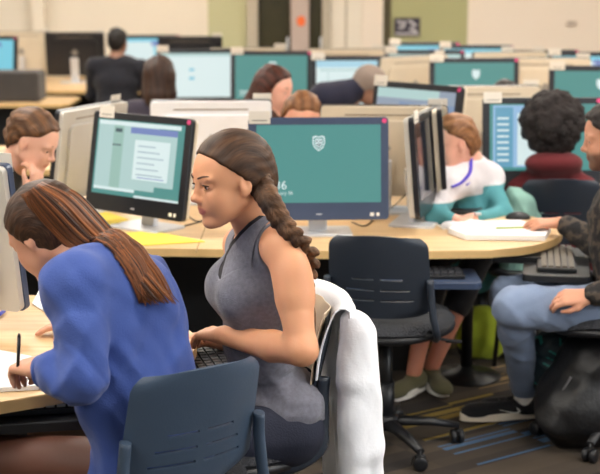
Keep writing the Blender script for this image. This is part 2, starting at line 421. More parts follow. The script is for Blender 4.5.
def hand(S, wrist, d, back, thumb=1, curl=0.5, sc=1.0, spread=0.0, tcurl=0.3):
    x = v3(d); x /= np.linalg.norm(x); z = v3(back); z = z - x * z.dot(x); z /= np.linalg.norm(z); y = np.cross(z, x) * thumb
    w = v3(wrist)
    def T(p): return w + (x * p[0] + y * p[1] + z * p[2]) * sc
    kn = [(0.086, 0.029), (0.090, 0.009), (0.086, -0.011), (0.078, -0.029)]; ln = [0.070, 0.078, 0.072, 0.056]
    for i, ((kx, ky), L) in enumerate(zip(kn, ln)):
        S.cap(T((0.0, ky * 0.55, 0)), T((kx, ky, 0.001)), 0.0145 * sc, 0.0105 * sc, 0.014 * sc)
        p = v3((kx, ky, 0.001)); a = curl * (0.55 + 0.08 * i); yaw = spread * (1.5 - i) * 0.12
        for sgm, (fr, r0, r1) in enumerate(((0.45, 0.0100, 0.0088), (0.31, 0.0088, 0.0080), (0.24, 0.0080, 0.0068))):
            q = p + L * fr * v3((math.cos(a) * math.cos(yaw), math.sin(yaw), -math.sin(a)))
            S.cap(T(p), T(q), r0 * sc, r1 * sc, 0.004 * sc); p = q; a += curl * (0.75 if sgm == 0 else 0.5)
    S.cap(T((0.012, 0.018, -0.006)), T((0.042, 0.040, -0.014 - 0.01 * tcurl)), 0.0165 * sc, 0.0125 * sc, 0.012 * sc)
    S.cap(T((0.042, 0.040, -0.014 - 0.01 * tcurl)), T((0.074, 0.050 - 0.02 * tcurl, -0.020 - 0.02 * tcurl)), 0.0120 * sc, 0.0100 * sc, 0.006 * sc)
    S.cap(T((0.074, 0.050 - 0.02 * tcurl, -0.020 - 0.02 * tcurl)), T((0.098, 0.050 - 0.04 * tcurl, -0.026 - 0.03 * tcurl)), 0.0098 * sc, 0.0078 * sc, 0.004 * sc)
    return T
def hair_mat(name, rough=0.48):
    m = mat(name, (0.1, 0.05, 0.02), rough, attr=True, spec=0.3); nt = m.node_tree; N = nt.nodes; L = nt.links; b = N['Principled BSDF']
    a = N.new('ShaderNodeAttribute'); a.attribute_name = 'Flow'
    n = N.new('ShaderNodeTexNoise'); n.inputs['Scale'].default_value = 1.0; n.inputs['Detail'].default_value = 3; L.new(a.outputs['Vector'], n.inputs['Vector'])
    r = N.new('ShaderNodeMapRange'); r.inputs['From Min'].default_value = 0.28; r.inputs['From Max'].default_value = 0.72; r.inputs['To Min'].default_value = 0.45; r.inputs['To Max'].default_value = 1.7; L.new(n.outputs['Fac'], r.inputs['Value'])
    c = [x for x in N if x.type == 'ATTRIBUTE' and x.attribute_name == 'Col'][0]
    mx = N.new('ShaderNodeVectorMath'); mx.operation = 'SCALE'; L.new(c.outputs['Color'], mx.inputs[0]); L.new(r.outputs[0], mx.inputs['Scale']); L.new(mx.outputs[0], b.inputs['Base Color'])
    bp = N.new('ShaderNodeBump'); bp.inputs['Strength'].default_value = 0.6; bp.inputs['Distance'].default_value = 0.003; L.new(n.outputs['Fac'], bp.inputs['Height']); L.new(bp.outputs[0], b.inputs['Normal'])
    return m
HAIR = hair_mat('hair')
def skin_mat(): return mat('skin', (0.6, 0.35, 0.25), 0.5, attr=True, sss=0.12, bump=0.03, bscale=120, spec=0.4)
SKIN = skin_mat()
def shoe(name, ankle, toe_dir, L, mu, ms, parent, wid=0.045):
    """a low shoe: sole slab and rounded upper"""
    a = v3(ankle); t = v3((toe_dir[0], toe_dir[1], 0)); t /= np.linalg.norm(t); n = np.array([-t[1], t[0], 0]); R = np.stack([t, n, np.array([0, 0, 1.0])], 1)
    base = np.array([a[0], a[1], 0]) ; z0 = a[2] - 0.09
    def T(p): return base + R @ v3(p) + np.array([0, 0, z0])
    S = Solid(); S.ell(T((-0.02, 0, 0.055)), (0.05, 0.036, 0.045), R, 0.02); S.cap(T((-0.03, 0, 0.045)), T((L * 0.62, 0, 0.032)), 0.038, 0.030, 0.03)
    S.ell(T((L * 0.55, 0, 0.034)), (0.075, 0.043, 0.028), R, 0.03)
    S.cut(lambda P: -(P[..., 2] - (z0 + 0.018)), 0.004); S.cut(lambda P: P[..., 2] - (z0 + 0.095), 0.01)
    s = S.mesh(name, 0.006, mu, parent)
    b = MB(); pts = []
    for k in range(28):
        q = 2 * PI * k / 28; cx = math.cos(q); sx = math.sin(q); xx = 0.5 * L * cx + L * 0.5 - 0.075; ww = (0.036 + 0.010 * (cx > -0.2) * max(0, math.cos((cx - 0.45) * 1.6))) * abs(sx) ** 0.7 * (1 if sx > 0 else -1)
        p = T((xx, ww, 0)); pts.append((p[0], p[1]))
    b.prism(pts, z0 + 0.001, z0 + 0.030, ms, bev=0.004); b.build('sole', s)
    return s, T
exec_marker = None
# ================================================================ ROOM
WALLY = 15.2
def carpet():
    m = bpy.data.materials.new('carpet'); m.use_nodes = True; nt = m.node_tree; N = nt.nodes; L = nt.links; b = N['Principled BSDF']
    b.inputs['Roughness'].default_value = 0.95; b.inputs['Specular IOR Level'].default_value = 0.15
    tc = N.new('ShaderNodeTexCoord'); mp = N.new('ShaderNodeMapping'); mp.inputs['Rotation'].default_value = (0, 0, math.radians(-34)); L.new(tc.outputs['Object'], mp.inputs[0])
    sep = N.new('ShaderNodeSeparateXYZ'); L.new(mp.outputs[0], sep.inputs[0])
    def math_(op, a, b2=None):
        n = N.new('ShaderNodeMath'); n.operation = op
        for i, v in enumerate((a, b2)):
            if v is None: continue
            if isinstance(v, (int, float)): n.inputs[i].default_value = v
            else: L.new(v, n.inputs[i])
        return n.outputs[0]
    # carpet tiles 0.5 m; fine stripes across each, colour keyed by tile
    def comb(sx, sy, z=0.0):
        c = N.new('ShaderNodeCombineXYZ'); L.new(math_('FLOOR', math_('MULTIPLY', sep.outputs[0], sx)), c.inputs[0]); L.new(math_('FLOOR', math_('MULTIPLY', sep.outputs[1], sy)), c.inputs[1]); c.inputs[2].default_value = z; return c.outputs[0]
    def wn(v):
        n = N.new('ShaderNodeTexWhiteNoise'); L.new(v, n.inputs['Vector']); return n.outputs['Value']
    base = wn(comb(2.0, 14.0)); fine = wn(comb(2.0, 75.0, 3.0)); hue = wn(comb(1.6, 3.2, 7.0))
    r = N.new('ShaderNodeValToRGB'); L.new(base, r.inputs[0]); cr = r.color_ramp
    cr.elements[0].color = (*lin(48, 45, 44), 1); cr.elements[1].color = (*lin(78, 69, 60), 1)
    strp = math_('MULTIPLY', math_('GREATER_THAN', fine, 0.62), math_('GREATER_THAN', hue, 0.60))
    r2 = N.new('ShaderNodeValToRGB'); r2.color_ramp.interpolation = 'CONSTANT'; L.new(wn(comb(1.6, 3.2, 11.0)), r2.inputs[0]); c2 = r2.color_ramp
    c2.elements[0].color = (*lin(176, 150, 72), 1); c2.elements[1].color = (*lin(74, 116, 158), 1); c2.elements[1].position = 0.62
    e = c2.elements.new(0.82); e.color = (*lin(168, 140, 96), 1)
    mx = N.new('ShaderNodeMix'); mx.data_type = 'RGBA'; L.new(math_('MULTIPLY', strp, 0.55), mx.inputs['Factor']); L.new(r.outputs[0], mx.inputs['A']); L.new(r2.outputs[0], mx.inputs['B']); L.new(mx.outputs['Result'], b.inputs['Base Color'])
    n = N.new('ShaderNodeTexNoise'); n.inputs['Scale'].default_value = 260; bp = N.new('ShaderNodeBump'); bp.inputs['Strength'].default_value = 0.5; L.new(n.outputs['Fac'], bp.inputs['Height']); L.new(bp.outputs[0], b.inputs['Normal'])
    return m
XL, XR = -7.5, 7.5
MB().box((0, 7.4, -0.05), (15.2, 15.8, 0.1), carpet()).build('floor')['kind'] = 'structure'
CEIL = mat('ceiling_tile', lin(235, 230, 220), 0.9, bump=0.1, bscale=30)
MB().box((0, 7.4, 3.05), (15.2, 15.8, 0.1), CEIL).build('ceiling')['kind'] = 'structure'
BEIGE = mat('wall_beige', lin(224, 214, 198), 0.85, bump=0.04, bscale=40, var=0.015, vscale=2)
PALE = mat('wall_pale', lin(226, 212, 196), 0.85, bump=0.04, bscale=40)
GREEN = mat('wall_green', lin(166, 164, 120), 0.85, bump=0.04, bscale=40)
GREENP = mat('wall_green_pale', lin(186, 184, 146), 0.85, bump=0.04)
DARKG = mat('door_dark', lin(66, 58, 30), 0.5, var=0.1)
FRAMEG = mat('frame_grey', lin(178, 168, 150), 0.6, var=0.03)
SW = F / (WALLY * math.cos(TH) + 0.25 * math.sin(TH))
def wx(px): return (px - 300) / SW
b = MB(); b.box((0, WALLY + 0.1, 1.5), (15.2, 0.2, 3.0), BEIGE); b.build('wall_back')['kind'] = 'structure'
b = MB(); b.box((XL - 0.05, 7.4, 1.5), (0.1, 15.8, 3.0), BEIGE); b.build('wall_left')['kind'] = 'structure'
b = MB(); b.box((XR + 0.05, 9.4, 1.5), (0.1, 11.8, 3.0), PALE); b.build('wall_right')['kind'] = 'structure'
tr = 0
def wallpiece(x0, x1, m, proud=0.02, z0=0.0, z1=2.98, name=None):
    global tr
    if name is None: tr += 1; name = 'trim_%d' % tr
    o = MB().box(((wx(x0) + wx(x1)) / 2, WALLY - proud / 2, (z0 + z1) / 2), (wx(x1) - wx(x0), proud, z1 - z0), m, bev=0.004).build(name); o['kind'] = 'structure'; return o
wallpiece(34, 46, BEIGE, 0.16)
wallpiece(208, 247, GREENP, 0.02)
wallpiece(247, 258, FRAMEG, 0.10)
def door(n, x0, x1, m):
    d = wallpiece(x0, x1, m, 0.03, 0.0, 2.3, 'door_%d' % n)
    wf = wx(x1) - wx(x0); cx = (wx(x0) + wx(x1)) / 2
    MB().box((cx, WALLY - 0.04, 1.15), (wf * 0.86, 0.02, 2.1), mat('door_glass', lin(52, 48, 28), 0.25, var=0.1), bev=0.004).build('door_pane', d)
    MB().cyl((cx + wf * 0.4, WALLY - 0.08, 0.95), (cx + wf * 0.4, WALLY - 0.08, 1.15), 0.012, SILVER).build('door_handle', d)
door(1, 258, 291, DARKG); door(2, 309, 322, DARKG)
wallpiece(291, 309, mat('post_mauve', lin(186, 168, 158), 0.7, var=0.03), 0.12)
wallpiece(322, 331, FRAMEG, 0.08)
wallpiece(331, 362, BEIGE, 0.05); wallpiece(362, 383, PALE, 0.07)
wallpiece(383, 391, DARKG, 0.04); wallpiece(391, 468, GREEN, 0.02); wallpiece(468, 760, PALE, 0.03)
# panel joints
wallpiece(345, 347, FRAMEG, 0.058)
# signs on the wall
def wpt(px, py, off=0.0): return at(px, py, WALLY - off)
p = wpt(301, 21, 0.13); b = MB(); b.prism([(0.05 * math.cos(a), 0.06 * math.sin(a)) for a in np.linspace(0, 2 * PI, 17)[:-1]], -0.008, 0.008, mat('sign_orange', lin(235, 110, 50), 0.6, var=0.05), loc=p, rot=(PI / 2, 0, 0))
tag(b.build('wall_sign'), 'small orange sign on the pale post between the two dark doors', 'sign')
p = wpt(407, 27, 0.035); root = empty('poster', p); tag(root, 'black and white poster on the olive green wall', 'poster')
MB().box((0, 0, 0), (0.30, 0.012, 0.21), mat('poster_black', lin(52, 46, 58), 0.6, var=0.1)).build('poster_board', root)
PW = mat('poster_white', lin(205, 200, 205), 0.7, var=0.08)
b = MB(); b.tube([(-0.11, -0.012, 0.07), (-0.06, -0.012, 0.04), (-0.02, -0.012, 0.07), (-0.04, -0.012, 0.0), (-0.10, -0.012, -0.01)], 0.016, PW, 6)
b.tube([(0.02, -0.012, 0.07), (0.10, -0.012, 0.02), (0.03, -0.012, -0.02), (0.11, -0.012, -0.05)], 0.018, PW, 6); b.box((0, -0.009, -0.075), (0.26, 0.006, 0.02), PW); b.build('poster_print', root)
p = wpt(572, 23, 0.05); o = MB().box(p, (0.10, 0.03, 0.05), mat('thermostat', lin(180, 165, 152), 0.6), bev=0.008).build('thermostat'); tag(o, 'small grey thermostat high on the pale wall at right', 'thermostat')
MB().box((0, WALLY - 0.02, 0.05), (15, 0.03, 0.1), BLACK).build('baseboard_back')['kind'] = 'structure'
# ceiling lights
LE = bpy.data.materials.new('lamp_panel'); LE.use_nodes = True
bb = LE.node_tree.nodes['Principled BSDF']; bb.inputs['Base Color'].default_value = (0.8, 0.8, 0.8, 1); bb.inputs['Emission Color'].default_value = (1.0, 0.95, 0.87, 1); bb.inputs['Emission Strength'].default_value = PANEL_EMIT
proto = None
for iy, y in enumerate((0.9, 3.1, 5.5, 8.0, 10.6, 13.2)):
    for ix, x in enumerate((-4.6, -1.6, 1.6, 4.6)):
        if proto is None:
            proto = empty('ceiling_light', (x, y, 2.995)); proto['category'] = 'light'
            MB().box((0, 0, -0.015), (1.26, 0.66, 0.03), CASEW, bev=0.004).build('light_frame', proto)
            MB().box((0, 0, -0.034), (1.18, 0.58, 0.01), LE).build('diffuser', proto); o = proto
        else: o = copy_tree(proto); o.location = (x, y, 2.995)
        tag(o, 'flush square-edged ceiling light panel above the computer lab', 'light', 'ceiling light panels')

# ================================================================ TABLES
def table(name, pts, label, z=0.74, th=0.032, legs=(), panel=None, group=None):
    c = v3((sum(p[0] for p in pts) / len(pts), sum(p[1] for p in pts) / len(pts), 0)); root = empty(name, c); tag(root, label, 'table', group or 'maple computer tables')
    q = [(p[0] - c[0], p[1] - c[1]) for p in pts]
    MB().prism(q, z - th, z, WOOD, EDGE, bev=0.004).build('tabletop', root)
    for lx, ly in legs:
        b = MB(); b.cyl((lx - c[0], ly - c[1], 0.03), (lx - c[0], ly - c[1], z - th), 0.026, BLACKM); b.lathe([(0.16, 0.0), (0.16, 0.008), (0.05, 0.03), (0.03, 0.05)], BLACKM, (lx - c[0], ly - c[1], 0)); b.build('leg', root)
    if panel:
        (x0, y0), (x1, y1) = panel; L = math.hypot(x1 - x0, y1 - y0)
        MB().box(((x0 + x1) / 2 - c[0], (y0 + y1) / 2 - c[1], 0.38), (L, 0.02, 0.6), BLACK, rot=(0, 0, math.atan2(y1 - y0, x1 - x0))).build('modesty_panel', root)
    return root
def curve_pts(pts, n=6): return [(p[0], p[1]) for p in smooth_path([(a, b2, 0) for a, b2 in pts], n)]
# centre table, outline measured on the desk plane
DZ = 0.74
c0 = onz(60, 247, DZ); fr = [onz(x, y, DZ) for x, y in ((200, 249), (330, 251), (430, 251), (490, 250))]
rt = curve_pts([tuple(onz(x, y, DZ)[:2]) for x, y in ((490, 250), (530, 246), (556, 238), (562, 229), (550, 221), (528, 216), (505, 213))])
poly = [tuple(c0[:2])] + [tuple(p[:2]) for p in fr] + rt[1:] + [(0.66, 5.78), (0.50, 6.5), (-1.5, 6.5), (-1.75, 6.1), (-1.6, 5.3)]
YF = fr[1][1]
ct = table('computer_table', poly, 'long light maple computer table in the middle with rounded right end', legs=[(0.76, 5.72), (-0.95, 5.6)], panel=((-1.2, 5.55), (0.55, 5.55)))
cc = ct.location
b = MB(); b.box((onz(197, 249, DZ)[0] - cc[0], YF - cc[1] + 0.4, DZ + 0.0004), (0.004, 0.85, 0.0012), mat('seam', lin(150, 116, 74), 0.6)); b.build('seam', ct)
# left near table
lt = curve_pts([tuple(onz(x, y, DZ)[:2]) for x, y in ((60, 392), (130, 375), (178, 362), (194, 350), (196, 338), (186, 328), (165, 318), (130, 300))])
poly = [tuple(onz(-90, 415, DZ)[:2]), tuple(onz(0, 402, DZ)[:2])] + lt + [(-0.95, 4.25), (-1.7, 4.3)]
ltab = table('computer_table', poly, 'light maple computer table at the left front where the woman in blue writes', legs=[(-0.75, 3.75)], panel=((-1.6, 4.05), (-0.6, 4.05)))
def simple_table(x0, x1, y0, y1, label, group=None):
    pts = [(x0 + 0.08, y0), (x1 - 0.08, y0), (x1, y0 + 0.08), (x1, y1 - 0.08), (x1 - 0.08, y1), (x0 + 0.08, y1), (x0, y1 - 0.08), (x0, y0 + 0.08)]
    return table('computer_table', pts, label, legs=[(x0 + 0.3, (y0 + y1) / 2), (x1 - 0.3, (y0 + y1) / 2)], panel=((x0 + 0.2, (y0 + y1) / 2), (x1 - 0.2, (y0 + y1) / 2)), group=group)
simple_table(0.55, 2.6, 6.55, 7.7, 'maple table in front of the person in the maroon hoodie')
simple_table(-2.3, -1.15, 7.2, 8.3, 'maple table edge behind the left pair of monitors')
simple_table(-1.3, 0.72, 9.05, 11.0, 'back row table carrying the bright screens behind the seated students')
simple_table(0.78, 3.4, 7.95, 10.5, 'back row table at right under the teal screen with white crest')
simple_table(0.7, 4.2, 10.75, 12.4, 'farthest table at right before the pale wall')
simple_table(-4.4, -2.0, 11.2, 11.95, 'narrow maple table at far left in front of the dark desk gear')
simple_table(-3.9, -0.5, 12.6, 14.5, 'far left table where the man in the dark jacket sits')

# ================================================================ MONITORS
def text_mesh(name, s, size, m, parent, loc, rot=(PI / 2, 0, 0)):
    cu = bpy.data.curves.new(name, 'FONT'); cu.body = s; cu.size = size; cu.extrude = 0.0003
    t = bpy.data.objects.new(name, cu); COL.objects.link(t); dg = bpy.context.evaluated_depsgraph_get(); me = bpy.data.meshes.new_from_object(t.evaluated_get(dg))
    bpy.data.objects.remove(t); me.materials.clear(); me.materials.append(m); o = link(name, me, parent); o.location = loc; o.rotation_euler = rot; return o
SWID, SHEI = 0.496, 0.310
def screen_mesh(kind):
    """layered flat picture lit by the display; x right, z up, front at -y"""
    b = MB()
    def q(x0, z0, x1, z1, m, lay):  # fractions of the screen
        X0, X1 = (x0 - 0.5) * SWID, (x1 - 0.5) * SWID; Z0, Z1 = (z0 - 0.5) * SHEI, (z1 - 0.5) * SHEI; y = -0.0003 * lay
        b.poly([(X0, y, Z0), (X1, y, Z0), (X1, y, Z1), (X0, y, Z1)], m)
    if kind in ('teal', 'teal_plain'):
        q(0, 0, 1, 1, TEAL, 0)
        cx, cz = (0.0 if kind == 'teal' else 0.01), 0.082
        def sh(s, m, lay):
            pts = [(-0.024, 0.026), (-0.012, 0.030), (0, 0.026), (0.012, 0.030), (0.024, 0.026), (0.025, 0.0), (0.018, -0.018), (0, -0.032), (-0.018, -0.018), (-0.025, 0.0)]
            b.poly([(cx + x * s, -0.0003 * lay, cz + z * s) for x, z in pts], m)
        sh(1.0, SWHITE, 1); 
        if kind == 'teal':
            sh(0.80, TEAL, 2); sh(0.62, SWHITE, 3)
            for sx in (-1, 1):
                b.poly([(cx + sx * 0.003, -0.0012, cz + 0.008), (cx + sx * 0.012, -0.0012, cz + 0.013), (cx + sx * 0.010, -0.0012, cz + 0.002)], SDARK)
                b.poly([(cx + sx * 0.002, -0.0012, cz - 0.003), (cx + sx * 0.011, -0.0012, cz - 0.002), (cx + sx * 0.004, -0.0012, cz - 0.013)], SDARK)
            b.poly([(cx - 0.0012, -0.0012, cz - 0.018), (cx + 0.0012, -0.0012, cz - 0.018), (cx + 0.0012, -0.0012, cz + 0.014), (cx - 0.0012, -0.0012, cz + 0.014)], SDARK)
        else:
            q(0.06, 0.16, 0.20, 0.22, SPALE, 1); q(0.06, 0.10, 0.26, 0.13, SPALE, 1)
    elif kind == 'windows':
        q(0, 0, 1, 1, TEAL, 0); q(0.02, 0.10, 0.72, 0.985, SPALE, 1); q(0.02, 0.93, 0.96, 0.985, SWHITE, 2)
        q(0.02, 0.06, 0.50, 0.10, SWHITE, 2); q(0.50, 0.0, 1.0, 0.03, SWHITE, 2)
        q(0.20, 0.10, 0.32, 0.93, mat('screen_list', lin(150, 190, 180), emit=1.0), 2)
        q(0.22, 0.84, 0.30, 0.89, SDARK, 3); q(0.20, 0.66, 0.30, 0.68, SDARK, 3)
        q(0.40, 0.17, 0.93, 0.92, SPALE, 4); q(0.40, 0.84, 0.93, 0.92, SBLUE, 5); q(0.46, 0.24, 0.86, 0.76, SWHITE, 5)
        for i in range(6): q(0.50, 0.30 + i * 0.075, 0.80 - 0.05 * (i % 3), 0.315 + i * 0.075, mat('screen_line', lin(160, 185, 196), emit=1), 6)
        q(0.52, 0.265, 0.82, 0.275, SBLUE, 6)
    elif kind == 'white':
        q(0, 0, 1, 1, SWHITE, 0); q(0, 0.93, 1, 1, SPALE, 1); q(0.40, 0.60, 0.47, 0.65, SCYAN, 1); q(0.40, 0.40, 0.47, 0.46, SCYAN, 1)
    elif kind == 'browser':
        q(0, 0, 1, 1, SWHITE, 0); q(0.74, 0.35, 1.0, 0.88, SCYAN, 1); q(0, 0.86, 1, 1, mat('screen_bar', lin(170, 215, 232), emit=1), 1); q(0.05, 0.79, 0.6, 0.82, SPALE, 1); q(0.15, 0.1, 0.16, 0.8, SPALE, 1)
    elif kind == 'desktop':
        q(0, 0, 1, 1, mat('screen_sky', lin(120, 205, 225), emit=1), 0); q(0, 0.35, 0.6, 0.9, SWHITE, 1); q(0.55, 0.78, 0.75, 0.92, SBLUE, 1)
    elif kind == 'bluepage':
        q(0, 0, 1, 1, TEAL, 0); q(0.03, 0.05, 0.66, 0.98, mat('screen_blue_page', lin(150, 190, 225), emit=1), 1); q(0.05, 0.05, 0.22, 0.95, mat('screen_side', lin(96, 160, 190), emit=1), 2); q(0.26, 0.08, 0.62, 0.86, SWHITE, 2)
        for i in range(8): q(0.07, 0.14 + 0.09 * i, 0.18, 0.17 + 0.09 * i, SWHITE, 3)
    elif kind == 'bars':
        q(0, 0, 1, 1, SGREY, 0); q(0, 0.85, 0.8, 1, SPALE, 1); q(0.3, 0.55, 1, 0.80, mat('screen_steel', lin(120, 145, 180), emit=1), 1); q(0.66, 0.50, 1, 0.55, SDARK, 2); q(0, 0.2, 0.6, 0.5, SPALE, 1)
    elif kind == 'dark':
        q(0, 0, 1, 1, SOFF, 0)
    me_o = b.build('screen', None, recalc=False); me = me_o.data; bpy.data.objects.remove(me_o); return me
SCREENS = {}
MON = {}
def monitor_proto(bez, case, arm=False):
    key = (bez.name, case.name)
    if key in MON: return MON[key]
    P = {}
    # stand foot: flat silver plate with rounded corners
    P['foot'] = MB().prism(rrect(0.27, 0.19, 0.02), 0.0, 0.010, SILVER, bev=0.003, loc=(0, 0.05, 0))
    P['neck'] = MB().box((0, 0.075, 0.12), (0.075, 0.028, 0.23), SILVER, rot=(math.radians(-6), 0, 0), bev=0.006)
    b = MB(); r90 = (PI / 2, 0, 0)
    b.prism(rrect(0.56, 0.41, 0.016), -0.002, 0.020, bez, loc=(0, 0.018, 0), rot=r90, bev=0.003)
    P['bezel'] = b
    b = MB(); b.prism(rrect(0.552, 0.402, 0.016), 0.0, 0.022, case, loc=(0, 0.040, 0), rot=r90, bev=0.0)
    b.prism(rrect(0.44, 0.30, 0.03), 0.0, 0.014, case, loc=(0, 0.0535, -0.01), rot=r90)
    b.box((0, 0.0405, 0.165), (0.34, 0.003, 0.006), mat('vent_shadow', lin(130, 118, 104), 0.7)); 
    b.box((0, 0.055, 0.02), (0.05, 0.002, 0.05), mat('back_badge', lin(150, 148, 146), 0.3, 0.6), rot=(0, PI / 4, 0))
    P['back_shell'] = b
    P['pink_sticker'] = MB().prism([(0.010 * math.cos(a), 0.010 * math.sin(a)) for a in np.linspace(0, 2 * PI, 17)[:-1]], 0, 0.001, PINK, loc=(0.263, -0.0025, 0.190), rot=r90)
    b = MB(); b.box((0.0, -0.0028, -0.181), (0.022, 0.001, 0.005), SILVER)
    P['badge'] = b
    b = MB(); b.box((0.212, -0.0028, -0.183), (0.016, 0.001, 0.014), WHITE); b.box((0.236, -0.0028, -0.183), (0.012, 0.001, 0.014), WHITE)
    P['spec_sticker'] = b
    b = MB(); CARD = mat('tag_card', lin(216, 208, 196), 0.7); b.box((0, -0.004, 0), (0.085, 0.002, 0.05), CARD); b.box((0, -0.0052, 0.012), (0.07, 0.001, 0.014), CARD); b.box((0, -0.0052, -0.012), (0.06, 0.001, 0.003), BLACK)
    P['name_tag'] = b
    out = {}
    for n, bb in P.items():
        o = bb.build(n); out[n] = o.data; bpy.data.objects.remove(o)
    MON[key] = out; return out
LOGOFLAG = {}
def monitor(loc, yaw, kind, label, bez=BEZEL, case=CASEB, tilt=9, group=None, far=False, tagx=-0.235, name='computer_monitor', lift=0.268, tagcard=True, sc=1.03):
    if far: sc = 1.1
    """yaw: turn of the display; 0 looks back at the camera (-Y)"""
    root = empty(name, loc, yaw); tag(root, label, 'monitor', group or ('monitors in the back rows' if far else 'monitors on the nearer tables')); P = monitor_proto(bez, case)
    root.scale = (sc, sc, sc)
    link('stand_foot', P['foot'], root); link('stand_neck', P['neck'], root)
    def pl(n, key, par, z=lift, y=-0.0):
        o = link(n, P[key], par); return o
    body = link('bezel', P['bezel'], root); body.location = (0, 0.0, lift); body.rotation_euler = (math.radians(-tilt), 0, 0)
    link('back_shell', P['back_shell'], body)
    if kind not in SCREENS: SCREENS[kind] = screen_mesh(kind)
    s = link('screen', SCREENS[kind], body); s.location = (0, -0.0032, 0.020)
    link('pink_sticker', P['pink_sticker'], body)
    if not far: link('spec_sticker', P['spec_sticker'], body); link('badge', P['badge'], body)
    if tagcard:
        t = link('name_tag', P['name_tag'], body); t.location = (tagx, 0.0, 0.205)
    return root, body, s
def deskpt(px, pytop, top=0.486, z=DZ): 
    p = onz(px, pytop, z + top); return (p[0], p[1], z + 0.001)
GB = 'background monitors in the rows at the back'
# centre teal monitor
m1 = monitor(deskpt(319, 118), math.radians(3), 'teal', 'monitor showing a teal screen with white crest on the middle table, behind the braided woman', BEZELB, CASEB, tilt=8)
text_mesh('clock_text', '36', 0.048, SWHITE, m1[1], (-0.176, -0.0042, -0.080)); text_mesh('date_text', 'January 28', 0.019, SWHITE, m1[1], (-0.186, -0.0042, -0.102))
m2 = monitor(deskpt(136, 115), math.radians(-38), 'windows', 'black framed monitor with open windows on screen, left of the braided woman', BEZEL, CASEB, tilt=10, tagx=-0.20)
# monitor turned away behind it, seen on edge
monitor(deskpt(84, 103), math.radians(-112), 'dark', 'monitor seen from its grey back and dark edge, left behind the one with open windows', BEZEL, CASEG, tilt=8, lift=0.262)
# white back
monitor(deskpt(211, 99), math.radians(183), 'teal_plain', 'white backed monitor seen from behind above the braided woman', BEZEL, CASEW, tilt=6)
monitor(deskpt(384, 104), math.radians(176), 'teal_plain', 'beige backed monitor seen from behind, just behind the teal crest screen', BEZEL, CASEB, tilt=6)
# edge-on monitor at right of the centre table, and its partner
monitor(tuple(onz(428, 223, DZ)) , math.radians(74), 'dark', 'nearly edge-on monitor with a dark reflecting screen on the middle table', BEZEL, CASEG, tilt=5)
monitor((0.66, 5.92, DZ + 0.001), math.radians(84), 'teal_plain', 'monitor hidden edge-on behind the dark reflecting one, next to the leaning woman', BEZEL, CASEB, tilt=5)
# left near monitor (back view)
monitor((-1.10, 3.86, DZ + 0.001), math.radians(157), 'teal_plain', 'monitor at the left edge of the picture seen from its pale grey back', BEZELB, CASEG, tilt=8, sc=1.1)
# right side
monitor(deskpt(544, 98), math.radians(2), 'bluepage', 'monitor with a blue page in front of the person in the maroon hoodie', BEZEL, CASEB, tilt=8)
monitor(deskpt(486, 85), math.radians(185), 'teal_plain', 'beige backed monitor behind the leaning woman', BEZEL, CASEB, tilt=6)
monitor(deskpt(413, 90), math.radians(-48), 'bars', 'monitor with grey bars on screen peeking above the beige back', BEZEL, CASEB, tilt=8, far=True)
# back row
for px, py, yaw, kind, lab in (
    (196, 49, 4, 'white', 'bright white screen behind the brown haired student seen from the back'),
    (271, 51, -3, 'teal_plain', 'teal screen behind the long haired woman looking right'),
    (355, 56, 2, 'browser', 'white and blue browser screen behind the person in the grey cap'),
    (475, 58, 2, 'teal_plain', 'teal screen with pale crest in the back row right of centre'),
    (600, 66, -6, 'teal_plain', 'dark teal screen cut by the right edge of the picture'),
    (425, 50, 0, 'white', 'bright white screen beside the olive green wall'),
    (148, 35, 6, 'desktop', 'pale blue screen in front of the man in the dark jacket'),
    (425, 42, 0, 'desktop', 'thin blue screen top below the poster, farthest row'),
    (477, 45, 0, 'desktop', 'partly covered screen top in the farthest row right of the poster'),
    (541, 50, 8, 'white', 'pale screen behind the beige column of the back row at right'),
    (590, 52, 0, 'desktop', 'small blue screen in the farthest row at the right edge'),
    (-12, 36, -20, 'desktop', 'blue screen cut by the left edge of the picture')):
    monitor(deskpt(px, py, 0.52), math.radians(yaw), kind, lab, BEZEL, CASEB, tilt=6, far=True)
for px, py, yaw, case, lab in (
    (75, 32, 180, BEZEL, 'black monitor back at far left against the beige wall'),
    (22, 31, 176, CASEB, 'beige monitor back at far left edge'),
    (190, 36, 185, BEZEL, 'black monitor back right of the pale blue screen'),
    (545, 57, 178, CASEB, 'beige monitor back in the back row above the curly head'),
    (410, 55, 215, CASEB, 'beige monitor back turned aside left of the white screen'),
    (345, 48, 180, CASEB, 'beige monitor back above the browser screen'),
    (248, 47, 178, CASEB, 'beige monitor back just above the teal back row screen'),
    (507, 51, 200, CASEB, 'beige monitor back beside the teal crest screen in the back row')):
    monitor(deskpt(px, py, 0.52), math.radians(yaw), 'teal_plain', lab, BEZEL, case, tilt=6, far=True)

